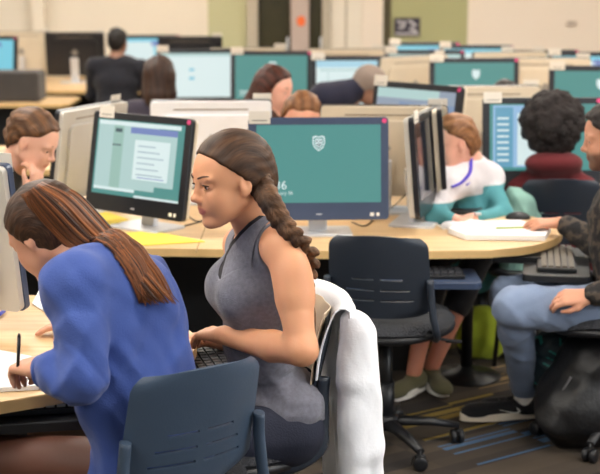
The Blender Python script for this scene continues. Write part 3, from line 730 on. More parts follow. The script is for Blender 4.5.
# ================================================================ CHAIRS
MESHF = mat('seat_mesh', lin(52, 56, 66), 0.85, bump=0.9, bscale=110)
MESHG = mat('seat_weave', lin(38, 40, 46), 0.8, bump=1.0, bscale=130)
def make_chair(pl, seatz=0.515, name='task_chair', topz=0.885):
    root = empty(name)
    # seat cushion with woven top
    def seatf(u, v):
        a = u / 20 * 2 - 1; c = v / 20 * 2 - 1
        # squircle map
        x = a * math.sqrt(1 - c * c / 2) * 0.245; y = c * math.sqrt(1 - a * a / 2) * 0.235
        rr = max(abs(a), abs(c)); z = seatz + 0.014 * (x / 0.245) ** 2 - 0.03 * max(0, (rr - 0.82) / 0.18) ** 2 - 0.012 * max(0, c) ** 3
        return (x, y + 0.02, z)
    MB().grid(seatf, 21, 21, MESHG, thick=-0.022).build('seat', root)
    b = MB(); pts = []
    ring = [Vector(seatf(*p)) for p in [(u, 0) for u in range(20)] + [(20, v) for v in range(20)] + [(u, 20) for u in range(20, 0, -1)] + [(0, v) for v in range(20, 0, -1)]]
    ring = [p - Vector((0, 0, 0.008)) for p in ring] + [ring[0] - Vector((0, 0, 0.008))]
    b.tube(ring, 0.017, BLACK, 8, cap=False); b.box((0, 0.02, seatz - 0.05), (0.22, 0.24, 0.03), BLACK, bev=0.008); b.build('seat_frame', root)
    # backrest shell with slots
    rows = [0.0]; z = 0
    base = 0.565
    slots = [0.088, 0.138, 0.190]
    hts = sorted(set([0.0, 0.02, 0.05, 0.065, 0.11, 0.16, 0.22] + [s + d for s in slots for d in (-0.0045, 0.005)] + [0.25, 0.275, 0.30, 0.325, 0.35, 0.37, 0.385, 0.395]))
    nu = 33
    def bf(u, v):
        a = u / (nu - 1) * 2 - 1; hh = hts[v]; t = hh / 0.395
        wdt = 0.192 - 0.012 * t
        # rounded corners
        if t > 0.86: wdt -= 0.03 * ((t - 0.86) / 0.14) ** 2.5
        if t < 0.12: wdt -= 0.05 * ((0.12 - t) / 0.12) ** 2
        x = a * wdt; y = -0.225 - 0.03 * math.sin(t * 2.2) - 0.055 * t * t + 0.062 * (abs(a) ** 2.2)
        zz = base + (topz - base) / 0.395 * hh * (1.0) - 0.012 * t * a * a
        return (x, y, zz)
    def skip(u, v):
        h0, h1 = hts[v], hts[v + 1]; xx = (u + 0.5) / (nu - 1) * 2 - 1
        for i, s_ in enumerate(slots):
            if abs(h0 - (s_ - 0.0045)) < 1e-6: return 0.04 < abs(xx) < (0.66, 0.60, 0.52)[i]
        return False
    MB().grid(bf, nu, len(hts), pl, thick=0.008, skip=skip).build('backrest', root)
    for sx in (-1, 1):
        b = MB()
        path = smooth_path([(sx * 0.13, 0.02, seatz - 0.045), (sx * 0.20, -0.10, seatz - 0.045), (sx * 0.212, -0.195, seatz + 0.0), (sx * 0.200, -0.212, seatz + 0.07), (sx * 0.192, -0.214, seatz + 0.14), (sx * 0.188, -0.220, seatz + 0.20)], 5)
        b.tube(path, 0.0135, pl, 10, flat=1.3); b.build('back_post', root)
    b = MB(); b.cyl((0, 0, 0.10), (0, 0, seatz - 0.05), 0.026, BLACKM); b.cyl((0, 0, 0.10), (0, 0, 0.26), 0.036, BLACK); b.box((0, 0.02, seatz - 0.075), (0.15, 0.2, 0.04), BLACK, bev=0.01); b.build('gas_column', root)
    b = MB(); b.cyl((0.05, 0, seatz - 0.06), (0.25, -0.02, seatz - 0.075), 0.006, BLACKM, 8); b.box((0.26, -0.02, seatz - 0.076), (0.06, 0.025, 0.01), BLACK, bev=0.003); b.build('lever', root)
    b = MB(); b.lathe([(0.05, 0.075), (0.052, 0.12), (0.035, 0.13)], BLACK)
    cs = []
    for k in range(5):
        a = 2 * PI * k / 5 + 0.3; d = Vector((math.cos(a), math.sin(a), 0))
        b.tube([d * 0.03 + Vector((0, 0, 0.10)), d * 0.18 + Vector((0, 0, 0.092)), d * 0.29 + Vector((0, 0, 0.072))], [0.030, 0.023, 0.017], BLACK, 8, flat=0.75); cs.append((a, d * 0.285))
    b.build('star_base', root)
    cb = MB()
    for sx in (-1, 1): cb.lathe([(0.008, -0.010), (0.024, -0.010), (0.028, -0.006), (0.028, 0.006), (0.024, 0.010), (0.008, 0.010)], BLACK, (sx * 0.015, 0, 0.028), 18, rot=(0, PI / 2, 0))
    cb.box((0, 0.0, 0.045), (0.014, 0.04, 0.03), BLACKM, bev=0.006); cb.cyl((0, 0, 0.03), (0, 0, 0.078), 0.006, BLACKM, 8)
    c0_ = cb.build('caster', root)
    for k, (a, p) in enumerate(cs):
        c = c0_ if k == 0 else c0_.copy()
        if k: COL.objects.link(c); c.parent = root
        c.location = (p.x, p.y, 0); c.rotation_euler = (0, 0, a + 0.7 * k)
    return root
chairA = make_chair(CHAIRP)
def place(o, x, y, rz, label): o.location = (x, y, 0); o.rotation_euler = (0, 0, rz); tag(o, label, 'chair', 'wheeled task chairs in the computer lab')
def centre_from_back(px, py, rz, top=0.885):
    """chair centre from where the top of its back shows"""
    p = onz(px, py, top); return p[0] - 0.29 * math.sin(rz), p[1] + 0.29 * math.cos(rz)
rz = math.radians(36); x, y = centre_from_back(209, 366, rz); place(chairA, x, y, rz, 'slate blue plastic chair nearest the camera under the woman in the blue shirt')
P2C = (x, y)
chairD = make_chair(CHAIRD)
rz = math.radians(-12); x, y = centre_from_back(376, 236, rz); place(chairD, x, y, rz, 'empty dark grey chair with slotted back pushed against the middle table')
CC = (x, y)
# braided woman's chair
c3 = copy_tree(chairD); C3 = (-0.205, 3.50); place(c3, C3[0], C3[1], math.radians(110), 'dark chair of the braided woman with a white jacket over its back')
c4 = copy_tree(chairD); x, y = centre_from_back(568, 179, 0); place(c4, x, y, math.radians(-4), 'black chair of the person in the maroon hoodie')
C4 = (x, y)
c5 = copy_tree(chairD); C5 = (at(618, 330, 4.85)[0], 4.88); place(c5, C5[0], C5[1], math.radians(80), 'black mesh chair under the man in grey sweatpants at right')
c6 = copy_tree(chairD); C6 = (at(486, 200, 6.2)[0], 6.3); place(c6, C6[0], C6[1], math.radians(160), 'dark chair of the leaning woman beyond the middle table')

# ================================================================ PEOPLE
SKIN_L = lin(222, 160, 122); LIPS = lin(198, 118, 106)
def hairline_cut(T0, R, sc, xs, zs, k=0.008):
    def f(P):
        L = (P - T0) @ R / sc; return (L[..., 0] - np.interp(L[..., 2], zs, xs)) * sc * 0.8
    return f
def streak_color(T0, R, sc, dark, light, a=None, freq=900, seed=0, arc=True):
    def par(V):
        L = (V - T0) @ R / sc
        r = np.hypot(L[:, 0] + 0.02, np.maximum(L[:, 2] + 0.03, 0)) + np.maximum(-(L[:, 2] + 0.03), 0) * 0.3
        if arc: t = np.arctan2(L[:, 1], r) * 0.11; u = np.arctan2(L[:, 0] + 0.02, L[:, 2] + 0.03 + 1e-6) * 0.1
        else: t = np.arctan2(L[:, 1], L[:, 0] + 0.001) * 0.08; u = L[:, 2]
        return L, t, u
    def col(V):
        L, t, u = par(V); m = 0.5 + 0.5 * np.sin(170 * t + 2.0 * np.sin(25 * u + seed)); m = (0.25 + 0.5 * m)[:, None]; return v3(dark) * (1 - m) + v3(light) * m
    col.flow = lambda V: (lambda L, t, u: np.stack([t * freq, u * 22, L[:, 1] * 10], 1))(*par(V))
    return col
def cap_hair(S0, T, R, sc, grow=0.012, zs=(-0.10, -0.05, -0.02, 0.02, 0.05, 0.085, 0.12), xs=(-0.035, -0.03, -0.012, 0.03, 0.055, 0.078, 0.11), amp=0.0008, freq=240):
    S = Solid(); S.ell(T((-0.014, 0, 0.030)), (v3((0.096, 0.075, 0.085)) + grow) * sc, R, 0.02); S.ell(T((-0.045, 0, -0.02)), v3((0.06, 0.066, 0.07)) * sc, R, 0.03)
    o = T((0, 0, 0)); S.cut(hairline_cut(o, R, sc, xs, zs), 0.006)
    def g(P):
        L = (P - o) @ R / sc; return amp * np.sin(freq * (L[..., 2] + 0.35 * L[..., 0]) + 3 * np.sin(37 * L[..., 1]) + 2 * np.sin(53 * L[..., 0]))
    S.disp(g); return S
# ---- braided woman in grey tank top ------------------------------------------------
def woman_tank():
    S = Solid()
    ho = at(231, 179, 3.34)
    T, R, sc = head(S, ho, (-0.87, -0.46, -0.15), (-0.10, 0, 1), 1.03)
    nb = at(262, 233, 3.42); sN = at(284, 247, 3.28); sF = at(242, 245, 3.60)
    S.cap(T((-0.025, 0, -0.04)), nb, 0.052, 0.056, 0.025)
    S.cap(T((-0.012, 0, -0.07)), nb + v3((-0.015, 0, -0.01)), 0.040, 0.050, 0.015)
    chest = at(258, 292, 3.44); waist = at(262, 345, 3.47); hip = at(284, 410, 3.47)
    d = (sN - sF); Rt = frame((-0.93, -0.34, 0.0), (0.12, 0, 1))
    torso = Solid()
    torso.cap(sN + (sF - sN) * 0.12, sF + (sN - sF) * 0.12, 0.044, 0.044, 0.05)
    torso.cap(nb + v3((0.005, 0, -0.012)), sN, 0.038, 0.042, 0.05); torso.cap(nb + v3((0, 0, -0.012)), sF, 0.038, 0.042, 0.05)
    torso.ell(chest + v3((0.012, 0, 0.02)), (0.100, 0.140, 0.125), Rt, 0.05)
    torso.cap(chest, waist, 0.094, 0.082, 0.05); torso.ell(waist, (0.088, 0.122, 0.10), Rt, 0.05)
    torso.ell(hip, (0.100, 0.155, 0.11), Rt, 0.05)
    for sy in (1, -1): torso.ell(chest + Rt @ v3((0.078, sy * 0.062, 0.005)), (0.046, 0.056, 0.058), Rt, 0.05)
    S.ops += torso.ops; S.lo += torso.lo; S.hi += torso.hi
    el = at(302, 350, 3.17); wr = at(222, 335, 3.42)
    S.chain([sN, (sN + el) / 2 + v3((0.004, -0.008, 0)), el], [0.050, 0.045, 0.037], 0.03)
    S.ell((sN + el) / 2 + v3((0.008, 0, 0.03)), (0.042, 0.042, 0.09), None, 0.03)
    S.chain([el, el + (wr - el) * 0.35 + v3((0, 0, -0.004)), wr], [0.040, 0.041, 0.025], 0.02)
    hand(S, wr, at(188, 331, 3.55) - wr, (0.1, -0.35, 1), thumb=-1, curl=0.55, sc=0.98)
    elF = at(255, 345, 3.72); wrF = at(205, 338, 3.72)
    S.chain([sF, elF, wrF], [0.05, 0.038, 0.025], 0.03); hand(S, wrF, (-1, 0.1, -0.1), (0, 0, 1), thumb=1, curl=0.5, sc=0.95)
    body = S.mesh('person', 0.0042, SKIN, None, color=head_color(T, R, sc, SKIN_L, LIPS))
    tag(body, 'braided woman in a grey tank top sitting in profile and typing', 'person')
    BR = mat('brow_brown', lin(70, 46, 34), 0.8)
    face_parts(T, R, sc, body, ('hazel', lin(92, 84, 62)), BR)
    # tank top: torso shell cut at the neckline and arm holes
    G = torso.clone(); G.offset(0.006)
    def neck(P):   # deep scoop: keep straps; cut a tube around the neck, tilted to the chest
        q = (P - (nb + v3((-0.015, 0, 0.05)))) @ Rt
        r = np.sqrt((q[..., 1] / 0.080) ** 2 + (np.where(q[..., 0] > 0, q[..., 0] / 0.16, q[..., 0] / 0.075)) ** 2 + (np.clip(-q[..., 2], 0, 1) / 0.215) ** 2 * (q[..., 0] > 0.0) + (np.clip(-q[..., 2], 0, 1) / 0.09) ** 2 * (q[..., 0] <= 0.0))
        return (1 - r) * 0.07
    G.cut(neck, 0.004)
    for sh, sg in ((sN, 1), (sF, -1)):
        def arm(P, sh=sh, sg=sg):
            q = (P - (sh + Rt @ v3((0.012, -sg * 0.022, 0.0)))) @ Rt; y = q[..., 1] * sg
            r = np.sqrt((q[..., 0] / 0.075) ** 2 + (np.where(q[..., 2] < 0, q[..., 2] / 0.125, q[..., 2] / 0.1)) ** 2 + ((np.minimum(y - 0.03, 0)) / 0.052) ** 2)
            return (1 - r) * 0.055
        G.cut(arm, 0.004)
    G.ell(hip + v3((0.0, 0, 0.03)), (0.112, 0.165, 0.09), Rt, 0.03)
    hemz = at(300, 420, 3.4)[2]
    G.cut(lambda P: (hemz + 0.012 * np.sin(P[..., 0] * 40)) - P[..., 2], 0.004)
    G.disp(lambda P: folds(3, 0.0035, 48, 5, (0.5, 0, 1))(P) * np.clip((1.03 - P[..., 2]) * 5, 0, 1.4))
    HG = mat('heather_grey', lin(112, 112, 124), 0.9, bump=0.35, bscale=420, var=0.16, vscale=90, sheen=0.2)
    tk = G.mesh('tank_top', 0.0045, HG, body)
    # dark layer under the neckline (straps of the under top)
    U = torso.clone(); U.offset(0.0035)
    def neck2(P):
        q = (P - (nb + v3((-0.015, 0, 0.05)))) @ Rt
        r = np.sqrt((q[..., 1] / 0.075) ** 2 + (np.where(q[..., 0] > 0, q[..., 0] / 0.15, q[..., 0] / 0.073)) ** 2 + (np.clip(-q[..., 2], 0, 1) / 0.200) ** 2 * (q[..., 0] > 0.0) + (np.clip(-q[..., 2], 0, 1) / 0.086) ** 2 * (q[..., 0] <= 0.0))
        return (1 - r) * 0.07
    U.cut(neck2, 0.003)
    for sh, sg in ((sN, 1), (sF, -1)):
        def arm(P, sh=sh, sg=sg):
            q = (P - (sh + Rt @ v3((0.012, -sg * 0.022, 0.0)))) @ Rt; y = q[..., 1] * sg
            r = np.sqrt((q[..., 0] / 0.082) ** 2 + (np.where(q[..., 2] < 0, q[..., 2] / 0.13, q[..., 2] / 0.1)) ** 2 + ((np.minimum(y - 0.03, 0)) / 0.060) ** 2)
            return (1 - r) * 0.055
        U.cut(arm, 0.003)
    U.cut(lambda P: 0.98 - P[..., 2], 0.003)
    U.mesh('undershirt', 0.0045, mat('undershirt_black', lin(28, 26, 32), 0.85, bump=0.1), body)
    # trousers
    J = Solid(); hp = at(284, 418, 3.47); J.ell(hp, (0.108, 0.16, 0.115), Rt, 0.04)
    for sg, kx, ky in ((1, 178, 3.30), (-1, 170, 3.56)):
        hh = hp + Rt @ v3((0.02, sg * 0.085, -0.01)); kn = v3((at(kx, 440, ky)[0], ky, 0.555)); an = v3((kn[0] + 0.03, ky, 0.11))
        J.chain([hh, kn], [0.092, 0.066], 0.04); J.chain([kn, an], [0.064, 0.045], 0.02)
        if sg == 1: a1 = an
        else: a2 = an
    J.disp(folds(5, 0.003, 50, 4))
    J.mesh('trousers', 0.008, mat('navy_denim', lin(26, 30, 48), 0.85, bump=0.2, bscale=200, var=0.1), body)
    for a in (a1, a2): shoe('shoe', a, (-1, 0), 0.25, mat('dark_canvas', lin(40, 40, 46), 0.8), WHITE, body)
    # hair
    Hc = cap_hair(None, T, R, sc, 0.011, xs=(-0.05, -0.042, -0.022, 0.012, 0.045, 0.076, 0.11))
    Hc.ell(T((-0.075, 0.01, -0.015)), v3((0.038, 0.05, 0.055)) * sc, R, 0.03)
    BRN = (lin(36, 23, 16), lin(84, 57, 38))
    hc = Hc.mesh('hair', 0.0036, HAIR, body, color=streak_color(T((0, 0, 0)), R, sc, *BRN))
    # braid: alternating lobes running back over the shoulder
    path = smooth_path([at(256, 178, 3.33), at(267, 196, 3.27), at(279, 218, 3.25), at(292, 243, 3.25), at(302, 270, 3.26), at(309, 297, 3.29)], 6)
    from mathutils.bvhtree import BVHTree
    bv = BVHTree.FromPolygons([v.co for v in body.data.vertices], [p.vertices[:] for p in body.data.polygons])
    n = len(path)
    for i in range(n):
        if i < 8: continue
        q = bv.find_nearest(Vector(path[i])); dd = (Vector(path[i]) - q[0]).dot(q[1]); need = 0.020 * (1 - 0.4 * i / n)
        if dd < need: path[i] = np.array(Vector(path[i]) + q[1] * (need - dd))
    path = [path[0]] + [(path[i - 1] + 2 * path[i] + path[i + 1]) / 4 for i in range(1, n - 1)] + [path[-1]]
    Bd = Solid()
    for i in range(n - 1):
        p = path[i]; t = path[i + 1] - path[i]; t /= np.linalg.norm(t); sd = np.cross(t, v3((0, 1, 0.0))); sd /= np.linalg.norm(sd)
        rad = 0.027 * (1 - 0.55 * i / n); sg = 1 if i % 2 else -1
        ax = t * 0.8 + sd * sg * 0.75; ax /= np.linalg.norm(ax); Rl = frame(ax, np.cross(ax, t) + 1e-6)
        Bd.ell(p + sd * sg * rad * 0.42, (rad * 1.15, rad * 0.72, rad * 0.72), Rl, 0.003)
    Bd.disp(lambda P: 0.0009 * np.sin(P @ v3((420, 0, 300))))
    PA = np.array(path)
    def bpar(V):
        d2 = ((V[:, None, :] - PA[None]) ** 2).sum(-1); k = d2.argmin(1); tt = PA[np.minimum(k + 1, n - 1)] - PA[np.maximum(k - 1, 0)]; tt /= np.linalg.norm(tt, axis=1)[:, None]
        q = V - PA[k]; sd = np.cross(tt, v3((0, 1, 0))); return k + (q * tt).sum(1) / 0.008, (q * sd).sum(1), q[:, 1]
    def braid_col(V):
        k, x, y = bpar(V); m = np.clip(0.25 + 12 * x + 0.35 * np.clip(k / n, 0, 1) + 0.2 * np.sin(k * 1.3), 0, 1)[:, None]; return v3(lin(38, 24, 17)) * (1 - m) + v3(lin(116, 82, 56)) * m
    braid_col.flow = lambda V: (lambda k, x, y: np.stack([(k * 0.008 - np.abs(x) * 1.3) * 420, x * 60, y * 60], 1))(*bpar(V))
    Bd.mesh('braid', 0.0036, HAIR, body, color=braid_col)
    b = MB()
    for k, (dx, dy) in enumerate(((0.0, 0), (0.012, 0.01), (-0.008, 0.0), (0.006, -0.01), (-0.004, 0.012))):
        q = path[-1]; b.tube([q, q + v3((0.006 + dx * 0.5, dy, -0.05)), q + v3((0.004 + dx, dy, -0.09 - 0.01 * k))], [0.010, 0.007, 0.001], mat('hair_tip', lin(120, 84, 56), 0.6, var=0.2), 7)
    b.build('braid_end', body)
    # near strap running over the shoulder, laid on the skin
    from mathutils.bvhtree import BVHTree
    bv = BVHTree.FromPolygons([v.co for v in body.data.vertices], [p.vertices[:] for p in body.data.polygons])
    def hit(px, py, off=0.004):
        d = Vector(ray(px, py)).normalized(); r_ = bv.ray_cast(Vector((0, 0, H)), d)
        if r_[0] is None: q = bv.find_nearest(Vector(at(px, py, 3.30))); return q[0] + q[1] * off
        return r_[0] + r_[1] * off
    def strap(outer, inner, tail, m, name, off, par):
        A = [hit(*p, off) for p in outer]; B = [hit(*p, off) for p in inner]
        for tp in tail:
            dl = Vector(tp); q = bv.find_nearest(A[-1] + dl); A.append(q[0] + q[1] * off); q = bv.find_nearest(B[-1] + dl); B.append(q[0] + q[1] * off)
        n_ = len(A)
        def fn(u, v):
            p = A[u].lerp(B[u], v / 4); q = bv.find_nearest(p); return q[0] + q[1] * (off if u > 1 else (0.0015, 0.0045)[u])
        MB().grid(fn, n_, 5, m, thick=-0.003).build(name, par)
    OUT = [(254, 290), (254, 275), (254, 262), (256, 250), (259, 240), (264, 231), (270, 223)]; INN = [(222, 281), (225, 270), (230, 257), (236, 245), (243, 233), (252, 223), (262, 216)]
    tail = [(0.018, 0.02, -0.008), (0.02, 0.01, -0.03), (0.015, 0.005, -0.04), (0.0, 0.0, -0.05)]
    strap(OUT, INN, tail, HG, 'strap', 0.007, tk)
    OUT2 = [(x - 2, y) for x, y in INN]; INN2 = [(x - 3.5, y - 1) for x, y in INN]
    strap(INN, INN2, tail, MATS['undershirt_black'], 'under_strap', 0.004, tk)
    return body
woman_tank()
# ---- woman in the blue shirt -------------------------------------------------------
def woman_blue():
    S = Solid(); ho = at(46, 232, 3.20); T, R, sc = head(S, ho, (-0.72, 0.42, -0.62), (-0.5, 0.3, 1), 1.0)
    nb = at(96, 268, 3.12); sN = at(74, 286, 2.98); sF = at(140, 282, 3.34)
    S.cap(T((-0.03, 0, -0.05)), nb, 0.052, 0.056, 0.03)
    el = at(86, 378, 2.88); wr = at(38, 369, 2.98)
    Tt = Solid(); Rt = frame((-0.75, 0.60, -0.1), (-0.25, 0.2, 1))
    ch = at(122, 318, 3.12); wa = at(138, 395, 3.10); hp = at(150, 470, 3.12)
    Tt.cap(sN, sF, 0.055, 0.055, 0.06); Tt.cap(nb, sN, 0.05, 0.052, 0.05); Tt.cap(nb, sF, 0.05, 0.052, 0.05)
    Tt.ell(ch, (0.105, 0.165, 0.15), Rt, 0.06); Tt.ell(wa, (0.105, 0.15, 0.15), Rt, 0.06); Tt.ell(hp, (0.13, 0.175, 0.13), Rt, 0.06)
    S.ops += Tt.ops; S.lo += Tt.lo; S.hi += Tt.hi
    S.chain([sN, el, wr], [0.045, 0.036, 0.024], 0.03)
    elF = at(120, 372, 3.62); wrF = v3((-0.62, 3.72, 0.775)); S.chain([sF, elF, wrF], [0.045, 0.036, 0.024], 0.03); hand(S, wrF, (-1, 0.1, 0), (0, 0, 1), thumb=1, curl=0.35)
    hand(S, wr, at(10, 362, 3.10) - wr, (0.25, -0.55, 0.9), thumb=-1, curl=0.95, tcurl=0.9, sc=1.0)
    body = S.mesh('person', 0.0055, SKIN, None, color=head_color(T, R, sc, lin(214, 158, 130), LIPS))
    tag(body, 'woman in a blue long-sleeved shirt with long brown hair bending over to write', 'person')
    face_parts(T, R, sc, body, ('brown', lin(70, 50, 36)), mat('brow_brown', lin(70, 46, 34), 0.8), lash=False)
    G = Tt.clone(); G.offset(0.013)
    G.chain([sN, (sN + el) / 2, el + v3((0, 0, -0.004))], [0.060, 0.057, 0.054], 0.03); G.chain([el + v3((0, 0, -0.004)), el + (wr - el) * 0.55, wr + (el - wr) * 0.12], [0.052, 0.046, 0.034], 0.02)
    G.chain([sF, elF, wrF], [0.066, 0.056, 0.038], 0.03)
    c = nb + v3((-0.03, 0.02, 0.055)); G.ell(c, (0.07, 0.07, 0.07), None, 0.01, 's')
    f1 = folds(11, 0.008, 30, 6, (0.8, -0.2, 0.5)); f2 = folds(12, 0.007, 50, 5, (0.2, 0.3, 1))
    def g(P):
        dm = np.linalg.norm(P - el, axis=-1); return f1(P) + f2(P) * np.clip(1.5 - dm / 0.15, 0, 1.3) - 0.004 * np.exp(-((P[..., 2] - (wr[2])) / 0.01) ** 2) * 0
    G.disp(g)
    G.mesh('blue_shirt', 0.0055, mat('blue_cotton', lin(58, 82, 152), 0.9, bump=0.25, bscale=300, var=0.07, vscale=14, sheen=0.15), body)
    from mathutils.bvhtree import BVHTree
    shirt = bpy.data.objects['blue_shirt'].data; sbv = BVHTree.FromPolygons([v.co for v in shirt.vertices], [p.vertices[:] for p in shirt.polygons])
    # seams: shoulder and cuff band
    b = MB(); d = (wr - el) / np.linalg.norm(wr - el); c0 = wr + (el - wr) * 0.16; a1 = np.cross(d, v3((0, 0, 1))); a1 /= np.linalg.norm(a1); a2 = np.cross(d, a1)
    for off in (0.0, 0.012): b.tube([c0 - d * off + 0.0375 * (a1 * math.cos(q) + a2 * math.sin(q)) for q in np.linspace(0, 2 * PI, 25)], 0.006, MATS['blue_cotton'], 6, cap=False)
    b.build('cuff', body)
    # denim shorts and bare legs
    J = Solid(); hh = hp + v3((0.03, -0.01, -0.07)); J.ell(hh, (0.12, 0.165, 0.10), Rt, 0.04)
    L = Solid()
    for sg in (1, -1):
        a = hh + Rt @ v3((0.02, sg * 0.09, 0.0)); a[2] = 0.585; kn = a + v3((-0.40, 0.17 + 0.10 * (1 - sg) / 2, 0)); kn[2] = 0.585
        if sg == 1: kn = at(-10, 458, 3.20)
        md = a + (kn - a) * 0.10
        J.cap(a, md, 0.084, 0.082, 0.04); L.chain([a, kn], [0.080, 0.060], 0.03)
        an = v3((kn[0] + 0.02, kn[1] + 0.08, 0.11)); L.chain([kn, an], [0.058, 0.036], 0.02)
        shoe('shoe', an, (-0.8, 0.5), 0.25, MATS['dark_canvas'], WHITE, body)
    J.mesh('denim_shorts', 0.009, mat('denim', lin(74, 92, 116), 0.9, bump=0.3, bscale=250, var=0.1), body)
    L.mesh('bare_legs', 0.009, SKIN, body, color=lambda V: np.tile(v3(lin(92, 58, 46)), (len(V), 1)))  # leg skin coloured darker than her face, painting in the shade below the table
    # hair
    Hc = cap_hair(None, T, R, sc, 0.013, xs=(0.02, 0.015, 0.015, 0.035, 0.055, 0.078, 0.11)); BRN = (lin(34, 21, 15), lin(74, 48, 32))
    Hc.mesh('hair', 0.005, HAIR, body, color=streak_color(T((0, 0, 0)), R, sc, *BRN, a=(0.2, 1, 0.1), freq=200))
    U = [(44, 181), (76, 193), (102, 219), (125, 246), (150, 270), (177, 301)]
    Lw = [(20, 196), (26, 222), (52, 250), (80, 264), (106, 278), (132, 304)]
    r = np.random.RandomState(9); b = bmesh.new(); me_v = []; cols = []
    mb = MB(); hm = mb.mi(HAIR); colors = []
    for i in range(230):
        u = r.rand(); ly = r.rand(); s0 = r.rand() * 0.25 if i > 90 else 0
        pts = []
        for j in range(6):
            px = U[j][0] * (1 - u) + Lw[j][0] * u; py = U[j][1] * (1 - u) + Lw[j][1] * u
            wob = 2.2 * r.randn() * (j / 5)
            Yc = [3.20, 3.19, 3.17, 3.12, 3.08, 3.04][j]; bul = [0.112, 0.108, 0.085, 0.060, 0.04, 0.025][j]
            Y = Yc - bul * math.sin(PI * min(max(u * 0.9 + 0.06, 0), 1)) + 0.022 * ly * (1 if j > 1 else 0.3) + 0.02 * (u < 0.12)
            pts.append(at(px + wob, py + wob * 0.6, Y))
        sp = smooth_path(pts, 5)
        for q_ in range(len(sp)):
            nr = sbv.find_nearest(Vector(sp[q_])); dd = (Vector(sp[q_]) - nr[0]).dot(nr[1]); need = 0.006 + 0.014 * ly
            if dd < need and q_ > 6: sp[q_] = np.array(Vector(sp[q_]) + nr[1] * (need - dd))
        k0 = 0 if i <= 140 else int(len(sp) * 0.1 * r.rand())
        k1 = len(sp) - int(r.rand() ** 2 * 7); sp = sp[k0:k1]; m = len(sp)
        rad = [0.0062 * (0.55 + 0.6 * math.sin(PI * min(1, 0.15 + 0.85 * q / m))) * (1 if q < m - 3 else (m - q) / 4) for q in range(m)]
        nv0 = len(mb.bm.verts); mb.tube(sp, rad, HAIR, 6, flat=0.6); nv1 = len(mb.bm.verts)
        t = r.rand(); base = v3(lin(46, 27, 18)) * (1 - t) + v3(lin(130, 78, 44)) * t
        tip = base * 1.25
        for q in range(nv1 - nv0): colors.append(base + (tip - base) * ((q // 6) / m) ** 1.5)
    o = mb.build('long_hair', body); me = o.data; ca = me.color_attributes.new('Col', 'FLOAT_COLOR', 'POINT')
    cc_ = np.ones((len(me.vertices), 4)); cc_[:, :3] = np.array(colors); ca.data.foreach_set('color', cc_.astype(np.float32).ravel())
    # pen held in the hand
    p = MB(); a = at(18, 366, 3.00); bb_ = at(19, 337, 3.0); p.tube([a + v3((-0.015, 0.03, -0.02)), a, bb_], [0.002, 0.0042, 0.0046], BLACK, 10); p.tube([bb_, bb_ + (bb_ - a) * 0.12], [0.0046, 0.003], BLACK, 10)
    tag(p.build('pen'), 'black pen held upright in the writing hand of the woman in blue', 'pen')
woman_blue()
# ---- generic seated figure ---------------------------------------------------------
def person(label, ho, fwd, hsc, male, nb, sL, sR, hips, arms=(), skin=SKIN_L, top=None, hair=None, up=(0, 0, 1), h=0.008, rad=(0.10, 0.17), legs=None, eyes=True, arm_r=(0.052, 0.045, 0.032), beard=None, ears=(1, -1), brow=None, topname='shirt', neckcut=0.0, blush=0.08, tcol=None, foldamp=0.005, hairfn=None, body_fn=None):
    S = Solid(); T, R, sc = head(S, ho, fwd, up, hsc, male, ears); S.cap(T((-0.025, 0, -0.045)), nb, 0.054, 0.058, 0.03)
    d = v3(sL) - v3(sR); f = np.cross(d, v3((0, 0, 1))); f = -f if f @ v3(fwd) < 0 else f; Rt = frame(f)
    Tt = Solid(); Tt.cap(sL, sR, 0.052, 0.052, 0.05); Tt.cap(nb, sL, 0.048, 0.05, 0.05); Tt.cap(nb, sR, 0.048, 0.05, 0.05)
    mid = (v3(sL) + v3(sR)) / 2; hips = v3(hips)
    for t in (0.28, 0.62, 1.0): Tt.ell(mid + (hips - mid) * t, (rad[0] * (1.0 + 0.1 * t), rad[1] * (0.98 - 0.1 * (t > 0.5) * (t < 0.9)), 0.14), Rt, 0.06)
    S.ops += Tt.ops; S.lo += Tt.lo; S.hi += Tt.hi
    G = Tt.clone(); G.offset(0.012)
    for ar in arms:
        sh, el, wr = v3(ar[0]), v3(ar[1]), v3(ar[2])
        S.chain([sh, el, wr], [0.045, 0.037, 0.025], 0.03)
        if len(ar) > 3 and ar[3]: hand(S, wr, **ar[3])
        G.chain([sh, el], [arm_r[0] + 0.010, arm_r[1] + 0.008], 0.03); G.chain([el, el + (wr - el) * 0.84], [arm_r[1] + 0.008, arm_r[2] + 0.002], 0.02)
    body = S.mesh('person', h, SKIN, None, color=head_color(T, R, sc, skin, v3(skin) * v3((0.8, 0.55, 0.55)), beard, blush)); tag(body, label, 'person')
    if eyes: face_parts(T, R, sc, body, ('brown', lin(70, 50, 36)), brow or mat('brow_brown', lin(70, 46, 34), 0.8), lash=False)
    if neckcut: G.ell(v3(nb) + v3((0, 0, 0.05)), (neckcut,) * 3, None, 0.01, 's')
    G.disp(folds(int(hips[0] * 100) % 97 + 1, foldamp, 36, 5))
    if body_fn: body_fn(G, T, R)
    if tcol is None: G.mesh(topname, h, top, body)
    else: G.mesh(topname, h, top, body, color=tcol)
    if hairfn: hairfn(T, R, sc, body)
    if legs:
        J = Solid(); J.ell(hips + v3((0, 0, -0.02)), (0.14, 0.17, 0.11), Rt, 0.04)
        for lg in legs['pts']: J.chain(lg, legs['r'], 0.04)
        J.disp(folds(31, legs.get('amp', 0.004), 45, 5)); J.mesh(legs['name'], legs.get('h', h), legs['mat'], body)
    return body, T, R, sc
